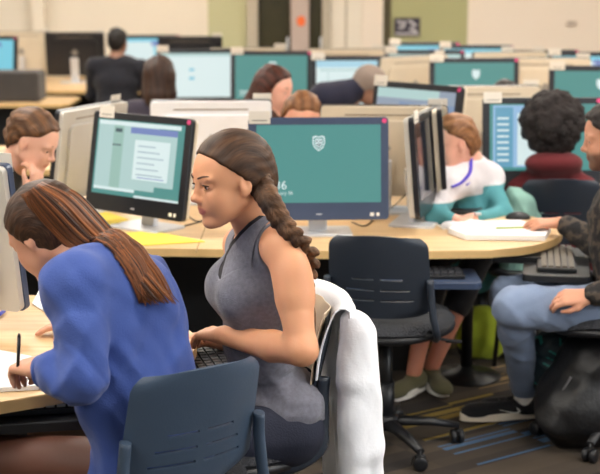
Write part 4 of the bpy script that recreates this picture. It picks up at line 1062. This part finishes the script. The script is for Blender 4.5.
def short_hair(dark, light, grow=0.012, zs=(-0.10, -0.05, -0.02, 0.02, 0.05, 0.085, 0.12), xs=(-0.07, -0.055, -0.035, -0.008, 0.045, 0.072, 0.11), extra=None, h=0.007, a=(0.3, 1, 0.3), freq=160):
    def fn(T, R, sc, body):
        S = cap_hair(None, T, R, sc, grow, zs, xs, amp=0.0015, freq=150); S.disp(folds(8, 0.004, 110, 5))
        if extra: extra(S, T, R, sc)
        S.mesh('hair', h, HAIR, body, color=streak_color(T((0, 0, 0)), R, sc, dark, light, freq=600))
    return fn
def cloth(name, c, **k): return mat(name, lin(*c), 0.92, bump=0.2, bscale=200, var=0.08, vscale=12, sheen=0.1, **k)
# young man at left, chin on hand
hc = at(33, 140, 5.05)
person('young man with short brown hair at left resting his chin on his hand', hc, (0.86, -0.22, -0.48), 1.0, True, at(8, 168, 5.10), at(10, 186, 5.32), at(-14, 182, 4.90), at(-25, 260, 5.1),
    arms=[(at(-14, 186, 4.92), at(20, 232, 4.93), at(35, 196, 4.98), dict(d=(0.1, 0.1, 1), back=(0.9, -0.4, 0), thumb=1, curl=1.0)), (at(8, 186, 5.3), at(40, 236, 5.3), at(60, 228, 5.3), None)],
    skin=lin(232, 176, 150), top=cloth('black_tee', (24, 24, 28)), hairfn=short_hair(lin(52, 33, 22), lin(118, 80, 50)), h=0.006, neckcut=0.045)
# leaning woman with raglan shirt
def lean_hair(S, T, R, sc): S.ell(T((-0.095, 0, -0.025)), (0.045, 0.045, 0.045), R, 0.02)
def raglan(V):
    c = np.tile(v3(lin(214, 208, 212)), (len(V), 1)); low = onz(465, 205, 0.95)[2]
    m = (V[:, 2] < 0.825) | ((V[:, 0] > 0.83) & (V[:, 2] < 0.86)); c[m] = v3(lin(82, 148, 156)); return c
lw_n = at(466, 160, 5.88)
person('woman leaning forward in a white and teal raglan shirt beyond the middle table', at(453, 142, 5.80), (-0.90, -0.38, -0.16), 1.0, False, lw_n, at(448, 186, 5.72), at(489, 178, 5.98), at(478, 262, 6.2),
    arms=[(at(489, 180, 5.96), at(503, 214, 5.80), at(470, 219, 5.62), dict(d=(-1, -0.3, 0), back=(0, 0, 1), thumb=1, curl=0.4)), (at(448, 188, 5.72), at(436, 216, 5.58), at(456, 220, 5.5), None)],
    skin=lin(232, 172, 150), top=mat('raglan_cotton', (0.6, 0.6, 0.6), 0.9, attr=True, bump=0.15, bscale=200), tcol=raglan, hairfn=short_hair(lin(92, 58, 36), lin(150, 104, 68), extra=lean_hair), h=0.006, neckcut=0.085, rad=(0.095, 0.15), arm_r=(0.042, 0.036, 0.026), topname='raglan_shirt')
lwp = bpy.data.objects[-1] if False else None
LW = [o for o in COL.objects if o.get('label', '').startswith('woman leaning')][0]
b = MB(); b.tube(smooth_path([at(471, 158, 5.80), at(470, 172, 5.74), at(462, 182, 5.67), at(452, 187, 5.63)], 5), 0.0085, cloth('purple_strap', (86, 72, 190)), 8, flat=0.5)
b.tube(smooth_path([at(478, 164, 5.84), at(474, 178, 5.78), at(466, 185, 5.70)], 5), 0.006, MATS['purple_strap'], 8, flat=0.5); b.build('purple_straps', LW)
# her legs under the table
J = Solid(); kn1, kn2 = v3((0.62, 5.72, 0.56)), v3((0.80, 5.72, 0.56)); f1p, f2p = onz(414, 372, 0.10), onz(432, 366, 0.10)
for k_, f_, hp_ in ((kn1, f1p, v3((0.80, 6.2, 0.55))), (kn2, f2p, v3((0.95, 6.2, 0.55)))): J.chain([hp_, k_, k_ * 0.55 + v3(f_) * 0.45], [0.085, 0.068, 0.062], 0.03)
J.mesh('dark_leggings', 0.008, cloth('leggings', (30, 30, 36)), LW)
L = Solid()
for k_, f_ in ((kn1, f1p), (kn2, f2p)): L.chain([k_ * 0.6 + v3(f_) * 0.4, f_], [0.050, 0.034], 0.02)
L.mesh('bare_calves', 0.008, SKIN, LW, color=lambda V: np.tile(v3(lin(200, 132, 108)), (len(V), 1)))
for f_, dd in ((f1p, (-0.5, -0.6)), (f2p, (0.2, -0.9))):
    s_, TT = shoe('shoe', f_, dd, 0.25, cloth('olive_canvas', (92, 88, 62)), WHITE, LW)
# maroon hoodie, curly hair
def afro(T, R, sc, body):
    S = Solid(); r = np.random.RandomState(2); S.ell(T((-0.02, 0, 0.035)), (0.135, 0.135, 0.135), R, 0.02)
    for i in range(150):
        d = r.randn(3); d /= np.linalg.norm(d)
        if d[0] > 0.55: continue
        S.ell(T((-0.02 + d[0] * 0.128, d[1] * 0.132, 0.03 + d[2] * (0.132 if d[2] > 0 else 0.15))), (0.024,) * 3, None, 0.016)
    S.disp(folds(5, 0.004, 330, 6)); S.mesh('curly_hair', 0.007, mat('afro', lin(26, 16, 15), 0.8, bump=0.9, bscale=160, var=0.4, vscale=50), body)
def hood(S, T, R): S.ell(T((-0.05, 0, -0.165)), (0.09, 0.14, 0.06), R, 0.07)
person('person with curly dark hair in a maroon hoodie seen from behind', at(551, 128, 6.20), (-0.1, 1, -0.1), 1.0, False, at(552, 170, 6.2), at(522, 190, 6.22), at(582, 190, 6.18), at(555, 275, 6.12),
    arms=[(at(520, 192, 6.22), at(513, 240, 6.25), at(525, 238, 6.5), None), (at(584, 192, 6.18), at(592, 240, 6.25), at(585, 238, 6.5), None)],
    skin=lin(150, 100, 78), top=cloth('maroon_fleece', (96, 22, 28)), hairfn=afro, h=0.009, body_fn=hood, topname='hoodie', rad=(0.125, 0.185), arm_r=(0.062, 0.055, 0.04), legs=dict(name='trousers', mat=cloth('dark_trousers', (30, 30, 38)), r=[0.095, 0.07, 0.05], pts=[[v3((1.16, 6.1, 0.56)), v3((1.12, 6.55, 0.56)), v3((1.12, 6.6, 0.02))], [v3((1.34, 6.1, 0.56)), v3((1.38, 6.55, 0.56)), v3((1.38, 6.6, 0.02))]]))
# man at right edge
def camo():
    m = mat('camo_jacket', lin(52, 46, 42), 0.9, bump=0.25, bscale=120)
    nt = m.node_tree; n = nt.nodes.new('ShaderNodeTexNoise'); n.inputs['Scale'].default_value = 28; n.inputs['Detail'].default_value = 1; tc = nt.nodes.new('ShaderNodeTexCoord'); nt.links.new(tc.outputs['Object'], n.inputs['Vector'])
    r = nt.nodes.new('ShaderNodeValToRGB'); r.color_ramp.interpolation = 'CONSTANT'; r.color_ramp.elements[0].color = (*lin(32, 30, 32), 1); r.color_ramp.elements[1].color = (*lin(78, 68, 60), 1); r.color_ramp.elements[1].position = 0.55
    e = r.color_ramp.elements.new(0.46); e.color = (*lin(50, 46, 44), 1); nt.links.new(n.outputs['Fac'], r.inputs[0]); nt.links.new(r.outputs[0], nt.nodes['Principled BSDF'].inputs['Base Color']); return m
knN = v3(at(515, 306, 4.80)); anN = v3(onz(524, 396, 0.10)); knF = v3(at(508, 296, 5.12)); anF = v3(onz(536, 392, 0.10)); hpN = v3((C5[0] + 0.04, 4.76, 0.57)); hpF = v3((C5[0] + 0.04, 4.98, 0.57))
SWEAT = cloth('blue_grey_sweats', (122, 138, 166))
wrR = v3(onz(560, 223, 0.795)); elR = at(604, 246, 5.12); wrL = at(588, 296, 4.66)
RM, T_, R_, s_ = person('bearded man in grey sweatpants and dark patterned jacket at the right edge', at(612, 137, 4.95), (-0.97, 0.1, -0.18), 1.06, True, at(622, 186, 4.95), at(622, 202, 4.76), at(618, 200, 5.16), v3((C5[0] + 0.06, 4.87, 0.60)),
    arms=[(at(618, 204, 5.14), elR, wrR, dict(d=(-1, 0.12, -0.04), back=(-0.1, -0.25, 1), thumb=-1, curl=0.45, spread=0.4)), (at(622, 206, 4.76), at(640, 286, 4.66), wrL, dict(d=(-1, 0.1, -0.1), back=(0, -0.6, 0.8), thumb=1, curl=0.75))],
    skin=lin(208, 150, 122), top=camo(), hairfn=short_hair(lin(18, 14, 14), lin(40, 32, 30), 0.02, xs=(-0.03, -0.02, 0.0, 0.025, 0.055, 0.075, 0.11)), h=0.006, beard=lin(58, 40, 34), brow=mat('brow_black', lin(26, 20, 18), 0.8), topname='jacket', rad=(0.12, 0.17), arm_r=(0.062, 0.055, 0.042),
    legs=dict(name='sweatpants', mat=SWEAT, r=[0.098, 0.078, 0.050], pts=[[hpN, knN + v3((0, 0, -0.01)), anN + v3((0, 0, 0.03))], [hpF, knF, anF + v3((0, 0, 0.03))]], amp=0.006, h=0.007))
SOCK = cloth('white_sock', (222, 218, 214)); SNK = cloth('black_knit', (22, 22, 26)); SOLE = mat('pale_sole', lin(228, 218, 200), 0.7, var=0.05)
for an_, dd, L_ in ((anN, (-1.0, -0.14), 0.345), (anF, (-1.0, -0.05), 0.30)):
    so = Solid(); so.cap(an_ + v3((0, 0, -0.03)), an_ + v3((0, 0, 0.04)), 0.040, 0.042); so.mesh('sock', 0.007, SOCK, RM)
    sh_, TT = shoe('sneaker', an_, dd, L_, SNK, SOLE, RM)
    # curved tick mark on the side and laces
    b = MB(); pts = smooth_path([TT((0.115, 0.0445, 0.050)), TT((0.055, 0.047, 0.036)), TT((0.03, 0.043, 0.040)), TT((0.045, 0.042, 0.056))], 5)
    b.tube(pts, [0.001 + 0.004 * math.sin(PI * min(1, (i + 1) / len(pts)) ** 1.6) for i in range(len(pts))], WHITE, 6, flat=0.6)
    b.build('side_mark', sh_)
    b = MB()
    for i in range(4): b.tube([TT((0.07 + 0.028 * i, -0.022, 0.078 - 0.008 * i)), TT((0.078 + 0.028 * i, 0, 0.086 - 0.009 * i)), TT((0.07 + 0.028 * i, 0.022, 0.078 - 0.008 * i))], 0.003, BLACK, 6)
    b.build('laces', sh_)
# ---- background people -------------------------------------------------------------
def bg(label, px, py, Y, fwd, skin, top, hairfn, w=0.19, sc=1.0, male=False, lean=0.0, eyes=False, topname='jacket', up=(0, 0, 1), arms=True):
    ho = at(px, py, Y); f = v3((fwd[0], fwd[1], 0)); f /= np.linalg.norm(f); n = np.array([-f[1], f[0], 0]); nb = ho + v3((0, 0, -0.16)) - f * (0.03 + lean * 0.075); sm = nb + v3((0, 0, -0.055)) - f * 0.01
    sL = sm + n * w; sR = sm - n * w; hips = sm + v3((0, 0, -0.5)) - f * (0.03 + lean * 0.18); ar = []
    if arms:
        for sg, s0 in ((1, sL), (-1, sR)): e = s0 + n * sg * 0.05 + f * 0.06 + v3((0, 0, -0.25)); ar.append((s0, e, v3((*(e + f * 0.26 - n * sg * 0.05)[:2], 0.79)), dict(d=tuple(f), back=(0, 0, 1), thumb=-sg, curl=0.4)))
    return person(label, ho, fwd, sc, male, nb, sL, sR, hips, ar, skin=skin, top=top, hairfn=hairfn, h=0.011, eyes=eyes, topname=topname, rad=(0.11, w * 0.92), arm_r=(0.058, 0.05, 0.036), up=up,
        legs=dict(name='trousers', mat=MATS.get('dark_trousers') or cloth('dark_trousers', (30, 30, 38)), r=[0.09, 0.07, 0.05], pts=[[hips + n * s_ * 0.09, hips + n * s_ * 0.1 + f * 0.42, v3((*(hips + n * s_ * 0.1 + f * 0.44)[:2], 0.03))] for s_ in (1, -1)], h=0.014))
bg('man in a dark jacket facing the pale blue screen at far left', 118, 42, 11.6, (0.25, 1, -0.05), lin(150, 110, 90), cloth('dark_jacket', (22, 22, 32)), short_hair(lin(18, 15, 14), lin(34, 28, 26), 0.012, h=0.011), w=0.22, male=True)
def long_hair(dark, light, dz=0.22, w=0.075, h=0.009):
    def ex(S, T, R, sc):
        S.chain([T((-0.05, 0, 0.0)), T((-0.075, 0, -0.12)), T((-0.085, 0, -dz))], [0.085, w, w * 0.6], 0.03)
        for y in (1, -1): S.chain([T((-0.02, y * 0.065, 0.0)), T((-0.03, y * 0.075, -0.10)), T((-0.05, y * 0.06, -dz * 0.9))], [0.03, 0.034, 0.02], 0.03)
    return short_hair(dark, light, 0.016, xs=(0.01, 0.01, 0.012, 0.03, 0.05, 0.075, 0.11), extra=ex, h=h, a=(0.2, 1, 0.05), freq=120)
bg('student with long dark brown hair seen from behind before the bright white screen', 160, 77, 7.75, (0.15, 1, -0.1), lin(200, 150, 124), cloth('grey_jumper', (58, 52, 66)), long_hair(lin(34, 20, 14), lin(66, 42, 30), 0.16), w=0.16, topname='jumper')
bg('woman with long dark red-brown hair looking right, behind the white monitor back', 275, 89, 7.1, (0.80, -0.45, -0.18), lin(230, 172, 150), cloth('brown_jumper', (70, 44, 34)), long_hair(lin(34, 16, 12), lin(84, 42, 30), 0.24, w=0.10), w=0.16, eyes=True, topname='jumper')
bg('brown haired person bending low behind the teal crest monitor', 301, 117, 6.5, (0.45, -0.75, -0.5), lin(222, 160, 134), cloth('brown_shirt', (120, 92, 70)), short_hair(lin(80, 48, 26), lin(140, 94, 58), 0.012, h=0.008), w=0.16, lean=1.5, topname='shirt', up=(0.4, 0, 1))
def cap_fn(T, R, sc, body):
    S = cap_hair(None, T, R, sc, 0.016, xs=(-0.03, -0.02, 0.0, 0.07, 0.1, 0.11, 0.12)); S.cap(T((0.08, -0.02, 0.045)), T((0.13, -0.01, 0.035)), 0.03, 0.012, 0.02); S.mesh('grey_cap', 0.009, cloth('cap_cloth', (138, 122, 112)), body)
    C_ = Solid(); C_.chain([T((-0.05, 0, -0.07)), T((-0.10, 0, -0.16)), T((-0.16, 0, -0.24))], [0.078, 0.10, 0.12], 0.03); C_.mesh('collar', 0.011, MATS['navy_jacket'], body)
bg('person in a grey cap and navy jacket bending down before the browser screen', 369, 86, 8.2, (0.75, 0.2, -0.62), lin(170, 128, 108), cloth('navy_jacket', (26, 26, 48)), cap_fn, w=0.19, lean=2.4, up=(0.5, 0, 1))
bg('dark haired person whose head top shows in front of the right teal back screen', 505, 100, 8.2, (0.0, -1, -0.3), lin(190, 140, 116), cloth('dark_shirt', (44, 40, 44)), short_hair(lin(18, 14, 14), lin(34, 26, 24), 0.014, h=0.011), w=0.17, eyes=True)

# ================================================================ SMALL THINGS
# white jacket over the chair back
def jacket():
    JW = mat('white_jacket', lin(244, 246, 252), 0.85, bump=0.12, bscale=90, sheen=0.2); JL = mat('jacket_lining', lin(232, 212, 184), 0.85, bump=0.1, bscale=60)
    a = math.radians(110); cx, cy = C3
    def W(x, y, z): return v3((cx + x * math.cos(a) - y * math.sin(a), cy + x * math.sin(a) + y * math.cos(a), z))
    root = empty('jacket', (0, 0, 0)); tag(root, 'white jacket draped over the back of the braided woman\'s chair, hanging low', 'jacket')
    nu, nv = 40, 60
    def f(u, v):
        s = u / (nu - 1) * 2 - 1; t = v / (nv - 1)
        # t: 0 bottom of inside lining, 0.3 top edge, 1 hem outside
        wdt = 0.205 + 0.01 * math.sin(s * 5)
        ys = 0.062 * abs(s) ** 2.2
        if t < 0.3:
            q = t / 0.3; z = 0.72 + (0.905 - 0.72) * q; y = -0.272 + ys - 0.045 * (q ** 2) + 0.016; x = s * wdt * (0.93 + 0.07 * q)
        elif t < 0.36:
            q = (t - 0.3) / 0.06; z = 0.905 + 0.012 * math.sin(q * PI); y = -0.30 + ys - 0.045 * q; x = s * wdt
        else:
            q = (t - 0.36) / 0.64; near = (1 - s) / 2
            z = 0.905 - q * 0.62; fl = 0.014 * math.sin(s * 11 + q * 3) * min(1, q * 3) + 0.006 * math.sin(s * 23 + 2 * q)
            y = -0.345 + ys * (1 - 0.6 * q) - 0.05 * math.sin(q * 1.6) + fl; x = s * wdt * (1 - 0.10 * q)
        z -= 0.010 * s * s
        return W(x, y, z)
    MB().grid(f, nu, nv, JW, thick=0.004).build('jacket_body', root)
    def lin_f(u, v):
        s = u / 19 * 2 - 1; q = v / 11; return W(s * 0.185, -0.235 + 0.058 * abs(s) ** 2.2 - 0.045 * q * q - 0.004 + 0.004 * math.sin(s * 9 + q * 4), 0.69 + 0.20 * q)
    MB().grid(lin_f, 20, 12, JL, thick=0.003).build('lining', root)
    # sleeve falling down on the near side
    S = Solid(); p0 = W(-0.19, -0.30, 0.865)
    pts = [p0, W(-0.215, -0.29, 0.70), W(-0.215, -0.30, 0.50), W(-0.215, -0.30, 0.24)]
    S.chain(pts, [0.034, 0.042, 0.046, 0.044], 0.03); S.chain([W(-0.200, -0.335, 0.83), W(-0.21, -0.350, 0.5), W(-0.21, -0.355, 0.22)], [0.03, 0.036, 0.036], 0.05)
    S.disp(folds(21, 0.0035, 42, 5, (1, 0.2, 0.25))); S.mesh('sleeve', 0.006, JW, root)
jacket()
# folders, papers, notebook
def sheet(name, corners, z, th, m, label, cat, group=None):
    pts = [tuple(onz(x, y, z)[:2]) for x, y in corners]; b = MB(); b.prism(pts, z, z + th, m, bev=0.0006); return tag(b.build(name), label, cat, group)
sheet('folder', ((62, 222), (86, 205), (128, 220), (92, 232)), 0.742, 0.004, YELLOW, 'yellow folder left of the black framed monitor', 'folder')
sheet('folder', ((104, 236), (150, 231), (205, 242), (120, 247)), 0.742, 0.004, YELLOW, 'yellow folder at the front edge of the middle table below the black framed monitor', 'folder')
sheet('notebook', ((448, 233), (470, 224), (551, 232), (545, 241), (466, 240)), 0.742, 0.022, PAPER, 'thick white paper pad on the right end of the middle table', 'notebook')
sheet('paper_sheet', ((452, 222), (520, 220), (548, 230), (470, 232)), 0.765, 0.002, PAPER, 'loose white sheet lying on the paper pad', 'paper')
a, b_ = onz(496, 228, 0.771), onz(535, 227, 0.771); b = MB(); b.tube([a, b_], 0.0035, mat('green_pencil', lin(170, 190, 70), 0.5), 6); b.tube([b_, b_ + (b_ - a) * 0.06], [0.0035, 0.0005], WHITE, 6); tag(b.build('pencil'), 'yellow-green pencil on the white paper pad', 'pencil')
sheet('notebook', ((-30, 372), (-10, 352), (62, 366), (38, 390), (0, 392)), 0.742, 0.012, PAPER, 'open notebook under the hand of the woman in blue', 'notebook')
sheet('paper_sheet', ((32, 304), (44, 282), (75, 296), (62, 322)), 0.742, 0.003, PAPER, 'white sheet beside the stand of the monitor at the left edge', 'paper')
b = MB(); a, c = onz(-4, 317, 0.749), onz(4, 311, 0.749); b.tube([a, c], 0.006, mat('blue_ink', lin(56, 70, 190), 0.4), 10); tag(b.build('pen'), 'blue pen at the left edge of the front table', 'pen')
# closed black laptop and mouse on the far side
r0 = empty('laptop', onz(458, 212, DZ)); tag(r0, 'closed black laptop in front of the leaning woman', 'laptop')
MB().prism(rrect(0.21, 0.16, 0.012), 0.001, 0.016, BLACK, bev=0.003).build('laptop_base', r0); MB().prism(rrect(0.21, 0.16, 0.012), 0.017, 0.024, BLACK, bev=0.003).build('laptop_lid', r0)
b = MB(); b.box((0, 0, 0), (0.03, 0.012, 0.012), SILVER, bev=0.003); o = b.build('usb_drive'); o.location = onz(478, 214, 0.772); tag(o, 'silver usb stick on the closed black laptop', 'usb stick')
def mouse(px, py, z, rz, m, label):
    p = onz(px, py, z); S = Solid(); Rm = frame((math.cos(rz), math.sin(rz), 0)); S.ell(p + v3((0, 0, 0.004)), (0.056, 0.031, 0.030), Rm, 0.01); S.cut(lambda P: (z + 0.001) - P[..., 2], 0.002)
    root = empty('computer_mouse', p); o = S.mesh('mouse_body', 0.004, m, None); o.parent = root; o.matrix_parent_inverse = Matrix.Translation(-Vector(p))
    w_ = MB(); w_.tube([(math.cos(rz) * 0.028, math.sin(rz) * 0.028, 0.024), (math.cos(rz) * 0.038, math.sin(rz) * 0.038, 0.022)], 0.006, BLACKM, 10); w_.build('scroll_wheel', root); tag(root, label, 'mouse'); return root
mouse(518, 219, 0.741, PI, BLACK, 'black mouse under the hand of the bearded man')
mouse(452, 229, 0.741, 2.5, CASEW, 'small white mouse on the middle table left of the paper pad')
# cables
def cable(pts, m, label, r=0.003, name='cable'):
    b = MB(); b.tube(smooth_path(pts, 6), r, m, 7); tag(b.build(name), label, 'cable')
cable([onz(430, 228, 0.745), onz(436, 224, 0.752), onz(444, 229, 0.745), onz(450, 225, 0.746), onz(462, 228, 0.745)], WHITE, 'white cable looping on the middle table near the edge-on monitor')
cable([onz(186, 214, 0.745), onz(196, 221, 0.745), onz(206, 220, 0.745), onz(184, 226, 0.745)], BLACK, 'black cable behind the black framed monitor stand')
cable([onz(352, 222, 0.745), onz(364, 226, 0.745), onz(372, 220, 0.745), onz(366, 214, 0.745)], BLACK, 'black cable right of the teal monitor stand')
cable([onz(378, 214, 0.745), onz(394, 206, 0.76), onz(402, 198, 0.85), onz(408, 192, 0.86)], BLACK, 'black cable rising behind the edge-on monitor')
# keyboard trays with keyboards
KEY = mat('key_cap', lin(44, 46, 52), 0.5, var=0.1)
def keyboard(c, rz, label, tray_label, z=0.665, keym=KEY, blue=False, tray=True):
    root = empty('keyboard', (c[0], c[1], z + 0.012), rz); tag(root, label, 'keyboard')
    MB().prism(rrect(0.44, 0.15, 0.01), 0, 0.014, BLACK, bev=0.003).build('keyboard_base', root)
    b = MB()
    for r_ in range(5):
        for k in range(15): b.box((-0.196 + k * 0.028 + 0.004 * (r_ % 2), -0.055 + r_ * 0.026, 0.018), (0.022, 0.020, 0.008), keym, bev=0.0)
    b.build('keys', root)
    t = empty('keyboard_tray', (c[0], c[1], z), rz); tag(t, tray_label, 'keyboard tray')
    MB().prism(rrect(0.56, 0.26, 0.03), -0.016, 0.010, mat('tray_blue', lin(52, 66, 92), 0.4) if blue else BLACK, bev=0.004).build('tray_board', t)
    MB().box((0, 0.15, 0.018), (0.10, 0.20, 0.03), BLACKM, bev=0.004).build('tray_bracket', t)
keyboard(onz(212, 362, 0.67)[:2], math.radians(-75), 'keyboard under the hands of the braided woman', 'blue-grey keyboard tray by the near corner of the left table', blue=True)
keyboard(onz(556, 262, 0.67)[:2], math.radians(80), 'black keyboard in front of the bearded man', 'black keyboard tray at the rounded right end of the middle table', keym=mat('key_grey', lin(110, 102, 92), 0.5))
keyboard(onz(40, 408, 0.67)[:2], math.radians(10), 'keyboard below the table edge in front of the woman in blue', 'keyboard tray under the left front table', keym=CASEG)
keyboard((0.42, 4.98), 0, 'black keyboard under the table edge behind the empty chair', 'keyboard tray under the middle table behind the empty chair', z=0.63, blue=True)
# backpack on floor
def backpack():
    c = onz(594, 452, 0.0); S = Solid(); root = empty('backpack', (c[0], c[1] + 0.10, 0)); ox, oy = c[0] - 0.0, c[1] + 0.12
    S.cap((ox - 0.02, oy, 0.15), (ox, oy, 0.30), 0.16, 0.13, 0.05); S.ell((ox, oy, 0.14), (0.20, 0.14, 0.15), None, 0.06); S.ell((ox - 0.06, oy - 0.10, 0.15), (0.13, 0.08, 0.11), None, 0.03)
    S.cut(lambda P: 0.004 - P[..., 2], 0.01); S.disp(folds(41, 0.016, 22, 6)); o = S.mesh('pack_body', 0.008, mat('black_nylon', lin(13, 13, 16), 0.5, bump=0.25, bscale=60, var=0.15), None); o.parent = root; o.matrix_parent_inverse = Matrix.Translation(-root.location)
    b = MB(); b.tube(smooth_path([(ox - 0.10, oy - 0.12, 0.30), (ox - 0.15, oy - 0.13, 0.2), (ox - 0.13, oy - 0.17, 0.12)], 5), 0.005, mat('zip_grey', lin(80, 78, 80), 0.5), 6); o = b.build('zip'); o.parent = root; o.matrix_parent_inverse = Matrix.Translation(-root.location)
    b = MB(); b.tube(smooth_path([(ox - 0.04, oy - 0.02, 0.40), (ox - 0.02, oy - 0.04, 0.45), (ox + 0.04, oy - 0.03, 0.45), (ox + 0.05, oy, 0.40)], 5), 0.009, BLACK, 8); o = b.build('handle'); o.parent = root; o.matrix_parent_inverse = Matrix.Translation(-root.location)
    tag(root, 'bulging black backpack on the carpet under the bearded man\'s chair', 'backpack')
backpack()
# teal patterned bag strap bundle under the chair
S = Solid(); q = at(555, 345, 5.0); S.ell(q, (0.09, 0.08, 0.065), None, 0.03); S.ell(q + v3((-0.01, 0, -0.11)), (0.065, 0.07, 0.09), None, 0.05); S.cap(q + v3((-0.0, 0, -0.1)), v3((q[0] + 0.03, q[1], 0.05)), 0.06, 0.07, 0.04); S.cut(lambda P: 0.003 - P[..., 2], 0.01); S.disp(folds(43, 0.010, 50, 5))
def tealcol(V):
    c = np.tile(v3(lin(20, 40, 48)), (len(V), 1)); m = np.sin(V @ v3((90, 20, 110)) + 3 * np.sin(V[:, 2] * 40)) > 0.9; m &= np.sin(V @ v3((-50, 30, 33))) > -0.2; c[m] = v3(lin(50, 150, 140)); return c
o = S.mesh('gym_bag', 0.006, mat('teal_bag', (0.1, 0.3, 0.3), 0.6, attr=True, bump=0.2), None, color=tealcol); tag(o, 'dark bag with bright teal streaks behind the black backpack', 'bag')
# lime bag under the table
S = Solid(); q = onz(462, 338, 0.02); S.ell((0.88, 6.02, 0.12), (0.13, 0.07, 0.14), None, 0.03); S.cut(lambda P: 0.003 - P[..., 2], 0.01); S.disp(folds(44, 0.006, 40, 4)); o = S.mesh('tote_bag', 0.008, cloth('lime_cloth', (176, 190, 50)), None); tag(o, 'lime green bag on the floor under the middle table', 'bag')
# pale green garment beside the table
S = Solid(); q = at(518, 205, 5.98); S.chain([q + v3((-0.05, 0, -0.10)), q + v3((-0.01, 0, 0.025)), q + v3((0.055, 0, 0.02)), q + v3((0.085, 0, -0.13))], [0.055, 0.054, 0.052, 0.05], 0.03); S.cap(q + v3((0, 0, -0.05)), v3((q[0], q[1], 0.45)), 0.07, 0.08, 0.03); S.disp(folds(45, 0.006, 50, 5, (1, 0, 0.3)))
S2 = S.mesh('folded_coat', 0.006, cloth('sage_cloth', (140, 180, 168)), None); tag(S2, 'pale green coat hanging on a stool between the leaning woman and the maroon hoodie', 'coat')
b = MB(); r0 = empty('stool', (q[0], q[1], 0)); b.lathe([(0.13, 0.425), (0.14, 0.44), (0.13, 0.455)], BLACK); b.build('seat', r0)
for k in range(4): a_ = PI / 4 + k * PI / 2; MB().tube([(0.15 * math.cos(a_), 0.15 * math.sin(a_), 0.0), (0.09 * math.cos(a_), 0.09 * math.sin(a_), 0.43)], 0.011, BLACKM, 8).build('leg', r0)
tag(r0, 'black stool under the pale green coat', 'stool')
# purple bottles and things on far left table
def bottle(px, py, z, m, label, hgt=0.24, r=0.035, cap=BLACK):
    p = onz(px, py, z); root = empty('bottle', p); MB().lathe([(r * 0.95, 0.0), (r, 0.01), (r, hgt * 0.75), (r * 0.5, hgt * 0.88), (r * 0.45, hgt * 0.92)], m).build('bottle_body', root); MB().lathe([(r * 0.5, hgt * 0.92), (r * 0.5, hgt), (r * 0.4, hgt)], cap).build('cap', root); tag(root, label, 'bottle')
PUR = mat('purple_plastic', lin(62, 56, 170), 0.35, var=0.08)
p_ = at(61, 140, 6.9); r0 = None
bottle(61, 152, DZ, PUR, 'purple bottle behind the young man\'s head', 0.26)
CLO = cloth('dark_gear', (62, 58, 56)); 
o = MB().box((-2.68, 11.55, DZ + 0.131), (0.80, 0.35, 0.26), CLO, bev=0.02).build('printer'); tag(o, 'wide dark grey printer on the far left desk', 'printer')
root = o; 
for k, (px, py, sx, rz_) in enumerate(((57, 72, 0.26, 0.2), (76, 76, 0.22, -0.3), (88, 78, 0.18, 0.5))):
    pp = onz(px, py, DZ + 0.02); S = Solid(); S.ell(pp + v3((0, 0, 0.05)), (sx * 0.5, 0.10, 0.07), frame((math.cos(rz_), math.sin(rz_), 0)), 0.02); S.disp(folds(50 + k, 0.02, 30, 4)); S.cut(lambda P: DZ + 0.001 - P[..., 2], 0.01)
    tag(S.mesh('paper_bag', 0.01, cloth('offwhite', (222, 206, 178)), None), ('leftmost', 'middle', 'rightmost')[k] + ' crumpled off-white bag below the black monitor back at far left', 'bag', None)
